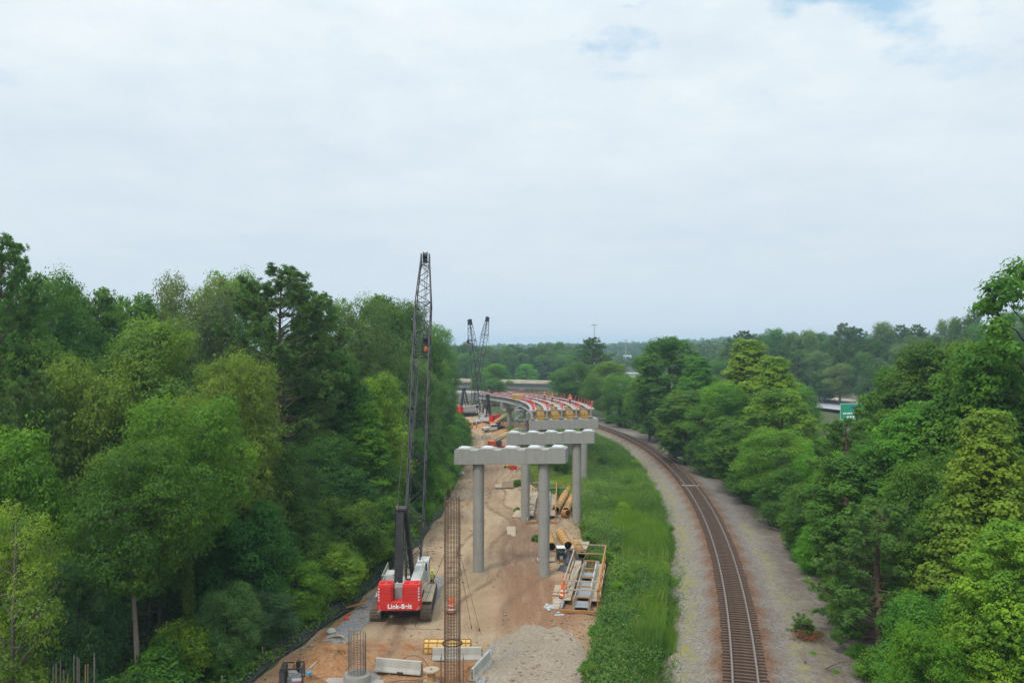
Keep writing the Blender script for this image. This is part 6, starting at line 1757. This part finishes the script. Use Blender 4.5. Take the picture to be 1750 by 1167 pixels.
# fill of the left woods and of the right belt: trees nothing tells apart
taken = [(o.location.x, o.location.y) for o in scene.objects if o.get('category') == 'tree']
def free(X, Y, d):
    return all((X - a) ** 2 + (Y - b) ** 2 > d * d for a, b in taken)
sky_l = [(-80, 420), (0, 450), (40, 495), (75, 480), (150, 505), (215, 520), (265, 524), (340, 490), (400, 482), (440, 500), (480, 490), (530, 515), (560, 535), (650, 524), (700, 535), (740, 575), (770, 630), (800, 720)]
for Yr in np.arange(46, 215, 6.2):
    for k in range(6):
        Y = Yr + rt.uniform(-2, 2); X = float(ledge(Y)) - 4.0 - k * 5.6 + rt.uniform(-1.6, 1.6)
        p_x = 875 + X * F / Y
        if p_x < -60 or not free(X, Y, 4.2): continue
        if any(abs(p_x - a) < 34 and Y < b for a, b in ((236, 50), (322, 55), (462, 76))): continue
        if k > 3 and Y > 120: continue
        lim = H - (np.interp(p_x, *zip(*sky_l)) + 14 + 40 * (k < 2) - HOR) * Y / F
        h = min(rt.uniform(13, 21) if k else rt.uniform(7, 12), lim + 1.6)
        if Y > 125 and k == 0: h = rt.uniform(4, 7)
        if h < 4: continue
        key = rt.choice(('oak_a', 'oak_b', 'oak_c', 'gum_b', 'loose_b')) if h > 12.5 else rt.choice(('under_a', 'under_b'))
        place_tree('broadleaf_tree', key, X, Y, h, h * rt.uniform(0.24, 0.32), rt.choice(('dark', 'mid', 'deep', 'deep', 'dark', 'mid', 'grey', 'olive')),
                   'green broadleaf tree in the thick of the left woods', group='trees in the thick of the left woods'); taken.append((X, Y))
for Yr in np.arange(42, 200, 6.5):
    for k in range(4):
        Y = Yr + rt.uniform(-2, 2); X = float(track_x(Y)) + 8.2 + k * 5.6 + rt.uniform(-1.5, 1.5)
        p_x = 875 + X * F / Y
        if p_x > 1830 or not free(X, Y, 4.2): continue
        if 1372 < p_x < 1480 and Y > 95: continue
        if p_x < 1100: continue
        lim = {0: 8, 1: 13, 2: 15, 3: 16}[k] + (2 if p_x > 1500 else 0)
        h = rt.uniform(lim * 0.6, lim)
        place_tree('broadleaf_tree', rt.choice(('under_a', 'under_b', 'gum_b', 'gum_a')) if h > 9 else rt.choice(('under_a', 'under_b')), X, Y, h, h * rt.uniform(0.26, 0.34), rt.choice(('mid', 'bright', 'bright', 'mid')),
                   'green broadleaf tree in the belt right of the railway', group='trees in the belt right of the railway'); taken.append((X, Y))

# ------------------------------------------------------------------ shrubs
def shrub(x, y, h, key, tint, label, z=0.0, group=None):
    p = px(x, y, z); return place_tree('shrub', key, p.x, p.y, h, h * 0.55, tint, label, 'shrub', group)
for (x, y, h, key, tint, lab) in (
 (1368, 1085, 2.4, 'sapling', 'pine', 'little pine sapling alone on the track shoulder at the right'),
 (1389, 1118, 0.9, 'shrub_b', 'bright', 'small bright sprout on the litter below the pine sapling'),
 (1428, 1150, 0.9, 'shrub_b', 'bright', 'small bright sprout at the bottom right beside fallen branches'),
 (1064, 880, 1.7, 'shrub_b', 'lime', 'pale lime bush in the weeds left of the tall grass'),
 (1142, 905, 1.3, 'shrub_a', 'bright', 'low rounded bush at the edge of the track gravel'),
 (1147, 1115, 1.0, 'shrub_a', 'mid', 'small bush where the tall grass meets the gravel'),
 (1055, 1010, 1.2, 'shrub_a', 'lime', 'yellow-green bush right of the near work platform'),
 (1020, 1090, 1.3, 'shrub_a', 'mid', 'bush at the dirt edge below the near work platform'),
 (1075, 838, 1.7, 'shrub_a', 'mid', 'small dark conical bush in the upper weeds'),
 (918, 918, 1.2, 'shrub_a', 'mid', 'low bush between the churned earth and the nearest right column'),
 (884, 826, 1.5, 'shrub_a', 'mid', 'bush left of the second pier beyond the crates'),
 (884, 868, 1.0, 'shrub_b', 'mid', 'small weed clump left of the second pier column'),
 (1030, 795, 2.0, 'shrub_a', 'mid', 'green shrub right of the third pier column'),
 (935, 800, 3.0, 'shrub_a', 'dark', 'dark shrub seen between the columns under the second cap'),
 (960, 812, 2.6, 'shrub_a', 'mid', 'green shrub seen between the columns under the nearest cap'),
): shrub(x, y, h, key, tint, lab, 0.4)
for i, (x, y) in enumerate([(1040, 860), (1025, 900), (1090, 800), (1060, 800), (1110, 845), (1050, 940), (1085, 920), (1035, 960), (1000, 905), (1045, 770), (1010, 925), (1070, 1000), (1035, 1120), (1010, 1150)]):
    shrub(x + rt.uniform(-6, 6), y, rt.uniform(0.9, 1.6), rt.choice(('shrub_a', 'shrub_b')), rt.choice(('bright', 'bright', 'olive', 'lime')), 'green shrub among the weeds left of the railway', 0.5, 'shrubs among the weeds left of the railway')
for Y in np.arange(45, 200, 2.6):
    for k in range(2):
        X = float(ledge(Y)) - 1.7 - k * 2.2 + rt.uniform(-0.5, 0.5); h = rt.uniform(1.6, 3.2) + k * 1.2 + (1.8 if Y > 110 else 0)
        if Y < 75 and k == 0: h *= 0.8
        place_tree('shrub', rt.choice(('shrub_a', 'shrub_b')), X, Y + rt.uniform(-1, 1), h, h * 0.55, rt.choice(('bright', 'mid', 'lime', 'mid', 'olive', 'dark')), 'leafy shrub crowding the silt fence along the woods', 'shrub', 'shrubs along the silt fence')
for Y in np.arange(50, 215, 4.0):
    X = float(track_x(Y)) + 8.0 + rt.uniform(-0.6, 1.0); h = rt.uniform(1.2, 3.0)
    place_tree('shrub', rt.choice(('shrub_a', 'shrub_b')), X, Y, h, h * 0.55, rt.choice(('dark', 'mid', 'olive', 'deep')), 'shrub at the foot of the trees right of the railway', 'shrub', 'shrubs at the foot of the right trees')
# fallen branches and a brush heap on the right shoulder
for i, (x, y, L, a, lab) in enumerate(((1410, 1142, 2.6, 0.5, 'bare fallen branch lying across the litter at the bottom right'), (1376, 1130, 1.6, 1.3, 'short fallen stick below the pine sapling'), (1372, 955, 2.2, -0.3, 'pale fallen branch under the long-needled boughs'), (1330, 905, 2.0, 2.2, 'dark fallen branch on the shoulder farther up the track'))):
    p = px(x, y, 0.7); d = Vector((math.cos(a), math.sin(a), 0)); b = MB()
    b.tube([p, p + d * L * 0.5 + Vector((0, 0.1, 0.12)), p + d * L + Vector((0.1, 0, 0.05))], [0.07, 0.05, 0.02], 6); b.tube([p + d * L * 0.4 + Vector((0, 0.08, .1)), p + d * L * 0.7 + Vector((-d.y, d.x, 0.3)) * 0.5], [0.035, 0.012], 5)
    tag(b.build('fallen_branch', M['bark_grey'], None, smooth=True), lab, 'branch')
p = px(1380, 1090, 0.6); rng = np.random.default_rng(4); n = 900
c = rng.normal(size=(n, 3)) * (0.55, 0.4, 0.16) + (p.x, p.y, 0.78); v, f = leaf_quads(c, rng.normal(size=(n, 3)), 0.3 * rng.uniform(.6, 1.2, n), rng, 0.12)
me = np_mesh('brush_heap', v, f, rng.random(n)); o = link('brush_heap', me, paint('dead brown needles', (0.19, 0.075, 0.03), 0.9, 0.1)); tag(o, 'small heap of red-brown dead brush on the track shoulder', 'brush heap')

# ------------------------------------------------------------------ grass and weeds
def blades(X, Y, h, w, rng, tone):
    n = len(X); Z = ground_z(X, Y); a = rng.uniform(0, 6.28, n); lean = rng.normal(scale=0.22, size=(n, 2)) * h[:, None]
    s = np.stack([np.cos(a) * w / 2, np.sin(a) * w / 2, np.zeros(n)], 1)
    b = np.stack([X, Y, Z - 0.05], 1); m = b + np.stack([lean[:, 0] * .3, lean[:, 1] * .3, h * 0.55], 1); t = b + np.stack([lean[:, 0], lean[:, 1], h], 1)
    v = np.stack([b - s, b + s, m + s * 0.8, t, m - s * 0.8], 1).reshape(-1, 3); i = np.arange(n)[:, None] * 5
    f = np.concatenate([i + [0, 1, 2, 4], i + [4, 2, 3, 3]], 0)
    # the tip as a thin quad
    tip = t + s * 0.08
    v = np.stack([b - s, b + s, m + s * 0.8, tip, t - s * 0.08, m - s * 0.8], 1).reshape(-1, 3); i = np.arange(n)[:, None] * 6
    f = np.concatenate([i + [0, 1, 2, 5], i + [5, 2, 3, 4]], 0)
    return v, f, np.concatenate([tone, tone])
rng = np.random.default_rng(21)
def scatter_strip(n, y0, y1, u0, u1, gap=0.0):
    Y = y0 + (y1 - y0) * rng.random(n) ** 1.25; L_ = redge(Y); R_ = track_x(Y) - 3.9
    u = u0 + (u1 - u0) * rng.random(n); X = L_ + (R_ - L_) * u
    return X, Y, u
# reeds: tall bright grass along the track side
X, Y, u = scatter_strip(95000, 42, 150, 0.30, 1.0)
k = (u > 0.40 + 0.12 * wob(X * 1.2, Y * 1.2) + 0.35 * smooth(92, 120, Y))
X, Y = X[k], Y[k]; n = len(X)
keep = X < track_x(Y) - 4.1 - 0.35 * np.abs(wob(X * 3, Y * 3)) - 0.3 * rng.random(n)
X, Y = X[keep], Y[keep]; n = len(X)
h = (0.95 + 0.42 * wob(X * 2, Y * 2) + rng.normal(0, 0.18, n)).clip(0.35, 1.9) * (1 - 0.6 * smooth(0.0, 1.2, X - (track_x(Y) - 5.2) + 0.3 * wob(X * 2.2, Y * 2.2)))
tn = np.clip(0.45 + 0.45 * wob(X * 1.6 + 9, Y * 1.1) + rng.normal(0, 0.14, n), 0, 1)
v, f, t = blades(X, Y, h, rng.uniform(0.03, 0.07, n), rng, tn)
o = link('tall_grass', np_mesh('tall_grass', v, f, t), M['grass']); o.color = (0.118, 0.225, 0.034, 1); tag(o, kind='stuff')
def weed_patch(X, Y, hmax, size, color, name, per=9):
    n = len(X); hh = hmax * (0.45 + 0.55 * rng.random(n)) * (1 + 0.35 * wob(X * 1.7, Y * 1.7)).clip(0.4, 1.7)
    idx = np.repeat(np.arange(n), per); m = len(idx); q = rng.random(m)
    c = np.stack([X[idx] + rng.normal(0, 0.17, m), Y[idx] + rng.normal(0, 0.17, m), ground_z(X, Y)[idx] + hh[idx] * q ** 0.7], 1)
    nrm = rng.normal(scale=0.5, size=(m, 3)) + [0, 0, 0.8]
    v, f = leaf_quads(c, nrm, size * rng.uniform(.6, 1.4, m), rng, 0.5)
    tone = np.clip((0.45 + 0.3 * wob(X * 0.9 + 4, Y * 0.9))[idx] + rng.normal(0, 0.15, m), 0, 1)
    o = link(name, np_mesh(name, v, f, tone), M['grass']); o.color = (*color, 1); return tag(o, kind='stuff')
X, Y, u = scatter_strip(42000, 42, 215, 0.0, 0.98)
k = ((u < 0.52 + 0.15 * wob(X * 1.2, Y * 1.2) + 0.6 * smooth(92, 120, Y)) | (rng.random(len(u)) < 0.16)) & (u > 0.02 + 0.03 * rng.random(len(u)))
k &= ~((np.abs(X - 6.0 - 0.16 * (Y - 64)) < 1.45) & (Y > 63) & (Y < 79)) & ~((np.abs(X - 5) < 3.0) & (Y > 92) & (Y < 112))
Xw, Yw = X[k], Y[k]; q = rng.random(len(Xw)) + 0.5 * wob(Xw * 0.8, Yw * 0.8)
weed_patch(Xw[q < 0.75], Yw[q < 0.75], 1.15, 0.19, (0.112, 0.215, 0.036), 'weeds', 11)
weed_patch(Xw[q >= 0.75], Yw[q >= 0.75], 1.5, 0.17, (0.185, 0.290, 0.050), 'weeds', 13)
X, Y, u = scatter_strip(9000, 42, 190, 0.0, 1.0); kk = rng.random(len(X)) < 0.25 + 0.5 * (wob(X * 1.1, Y * 1.1) > 0.5); X, Y = X[kk], Y[kk]; n = len(X)
v, f, t = blades(X, Y, rng.uniform(0.8, 1.9, n), rng.uniform(0.025, 0.05, n), rng, rng.random(n))
o = link('dry_stalks', np_mesh('dry_stalks', v, f, t), M['grass']); o.color = (0.27, 0.25, 0.10, 1); tag(o, kind='stuff')
# bank below the silt fence
n = 7000; Y = 44 + 165 * rng.random(n) ** 1.3; X = ledge(Y) - 0.4 - rng.random(n) ** 1.4 * 7.0
weed_patch(X, Y, 0.8, 0.26, (0.115, 0.225, 0.034), 'undergrowth', 8)
n = 9000; Y = 34 + 170 * rng.random(n) ** 1.2; X = ledge(Y) - 7.0 - rng.random(n) * 22.0
weed_patch(X, Y, 1.2, 0.36, (0.055, 0.115, 0.03), 'undergrowth', 7)
n = 5000; Y = 36 + 180 * rng.random(n) ** 1.2; X = track_x(Y) + 9.0 + rng.random(n) ** 1.0 * 26.0
weed_patch(X, Y, 0.7, 0.30, (0.06, 0.115, 0.028), 'undergrowth', 7)
n = 1300; Y = 36 + 150 * rng.random(n) ** 1.3; X = track_x(Y) + np.where(rng.random(n) < .6, -3.6 + rng.normal(0, .45, n), 4.0 + rng.normal(0, 1.0, n))
weed_patch(X, Y, 0.16, 0.14, (0.15, 0.19, 0.035), 'weeds', 6)
n = 500; Y = 60 + 130 * rng.random(n); X = redge(Y) - 0.3 - rng.random(n) * 0.8
weed_patch(X, Y, 0.4, 0.2, (0.06, 0.11, 0.025), 'weeds', 8)

# clods and stones on the site
n = 5200; Y = 46 + 150 * rng.random(n) ** 1.7; L_ = ledge(Y); R_ = redge(Y); q = rng.random(n); q = np.where(rng.random(n) < .55, np.where(rng.random(n) < .5, q * 0.16, 1 - q * 0.22), q); X = L_ + (R_ - L_) * q
s = 0.035 + 0.13 * rng.random(n) ** 4
oct_ = np.array([(1, 0, 0), (0, 1, 0), (-1, 0, 0), (0, -1, 0), (0, 0, .8), (0, 0, -.6)]); fc = np.array([(0, 1, 4), (1, 2, 4), (2, 3, 4), (3, 0, 4), (1, 0, 5), (2, 1, 5), (3, 2, 5), (0, 3, 5)])
V = np.stack([X, Y, dirt_z(X, Y) + s * 0.2], 1)[:, None, :] + oct_[None] * s[:, None, None] * rng.uniform(.6, 1.35, (n, 6, 1))
me = np_mesh('rubble', V.reshape(-1, 3), (np.arange(n)[:, None, None] * 6 + fc[None]).reshape(-1, 3)); tag(link('rubble', me, M['dirt']), kind='stuff')

# ------------------------------------------------------------------ far woods on the ridge
def far_wood(name, xs, y0, y1, n, h0, h1, size, col, leaves=70):
    X = rng.uniform(xs[0], xs[1], n); Y = rng.uniform(y0, y1, n); Z = ground_z(X, Y); h = rng.uniform(h0, h1, n)
    idx = np.repeat(np.arange(n), leaves); m = len(idx); g = unit(rng.normal(size=(m, 3))); g[:, 2] = np.abs(g[:, 2]) * 1.25 - 0.35
    r = (h * rng.uniform(0.24, 0.36, n))[idx]
    lump = rng.uniform(0.75, 1.2, m)
    c = np.stack([X[idx] + g[:, 0] * r * lump, Y[idx] + g[:, 1] * r * lump, (Z + h * 0.62)[idx] + g[:, 2] * h[idx] * 0.30 * lump], 1)
    v, f = leaf_quads(c, g * 0.6 + rng.normal(scale=0.35, size=(m, 3)) + [0, 0, .4], size * rng.uniform(.6, 1.3, m), rng, 0.8)
    o = link(name, np_mesh(name, v, f, np.clip(rng.normal(0.5, 0.2, n)[idx] + rng.normal(0, .1, m), 0, 1)), M['leaf']); o.color = (*col, 1); return tag(o, kind='stuff')
far_wood('woods', (-260, 620), 1000, 1400, 1700, 12, 24, 3.0, (0.07, 0.13, 0.045))
far_wood('woods', (20, 330), 560, 1100, 900, 9, 15, 2.4, (0.068, 0.128, 0.045))
far_wood('woods', (-140, 60), 500, 640, 260, 15, 21, 2.0, (0.07, 0.13, 0.045), 110)
far_wood('woods', (108, 330), 340, 560, 420, 20, 28, 2.0, (0.07, 0.13, 0.045), 110)

# ------------------------------------------------------------------ air
bx = MB(); bx.box((0, 1550, 20), (5200, 3700, 60))
hz = bx.build('haze', None); tag(hz, kind='stuff')
hm = bpy.data.materials.new('haze'); hm.use_nodes = True; t = hm.node_tree; t.nodes.clear()
pv = t.nodes.new('ShaderNodeVolumePrincipled'); pv.inputs['Density'].default_value = 0.00030; pv.inputs['Color'].default_value = (0.60, 0.83, 1.0, 1); pv.inputs['Anisotropy'].default_value = 0.2
ho = t.nodes.new('ShaderNodeOutputMaterial'); t.links.new(pv.outputs[0], ho.inputs['Volume']); hz.data.materials.append(hm)
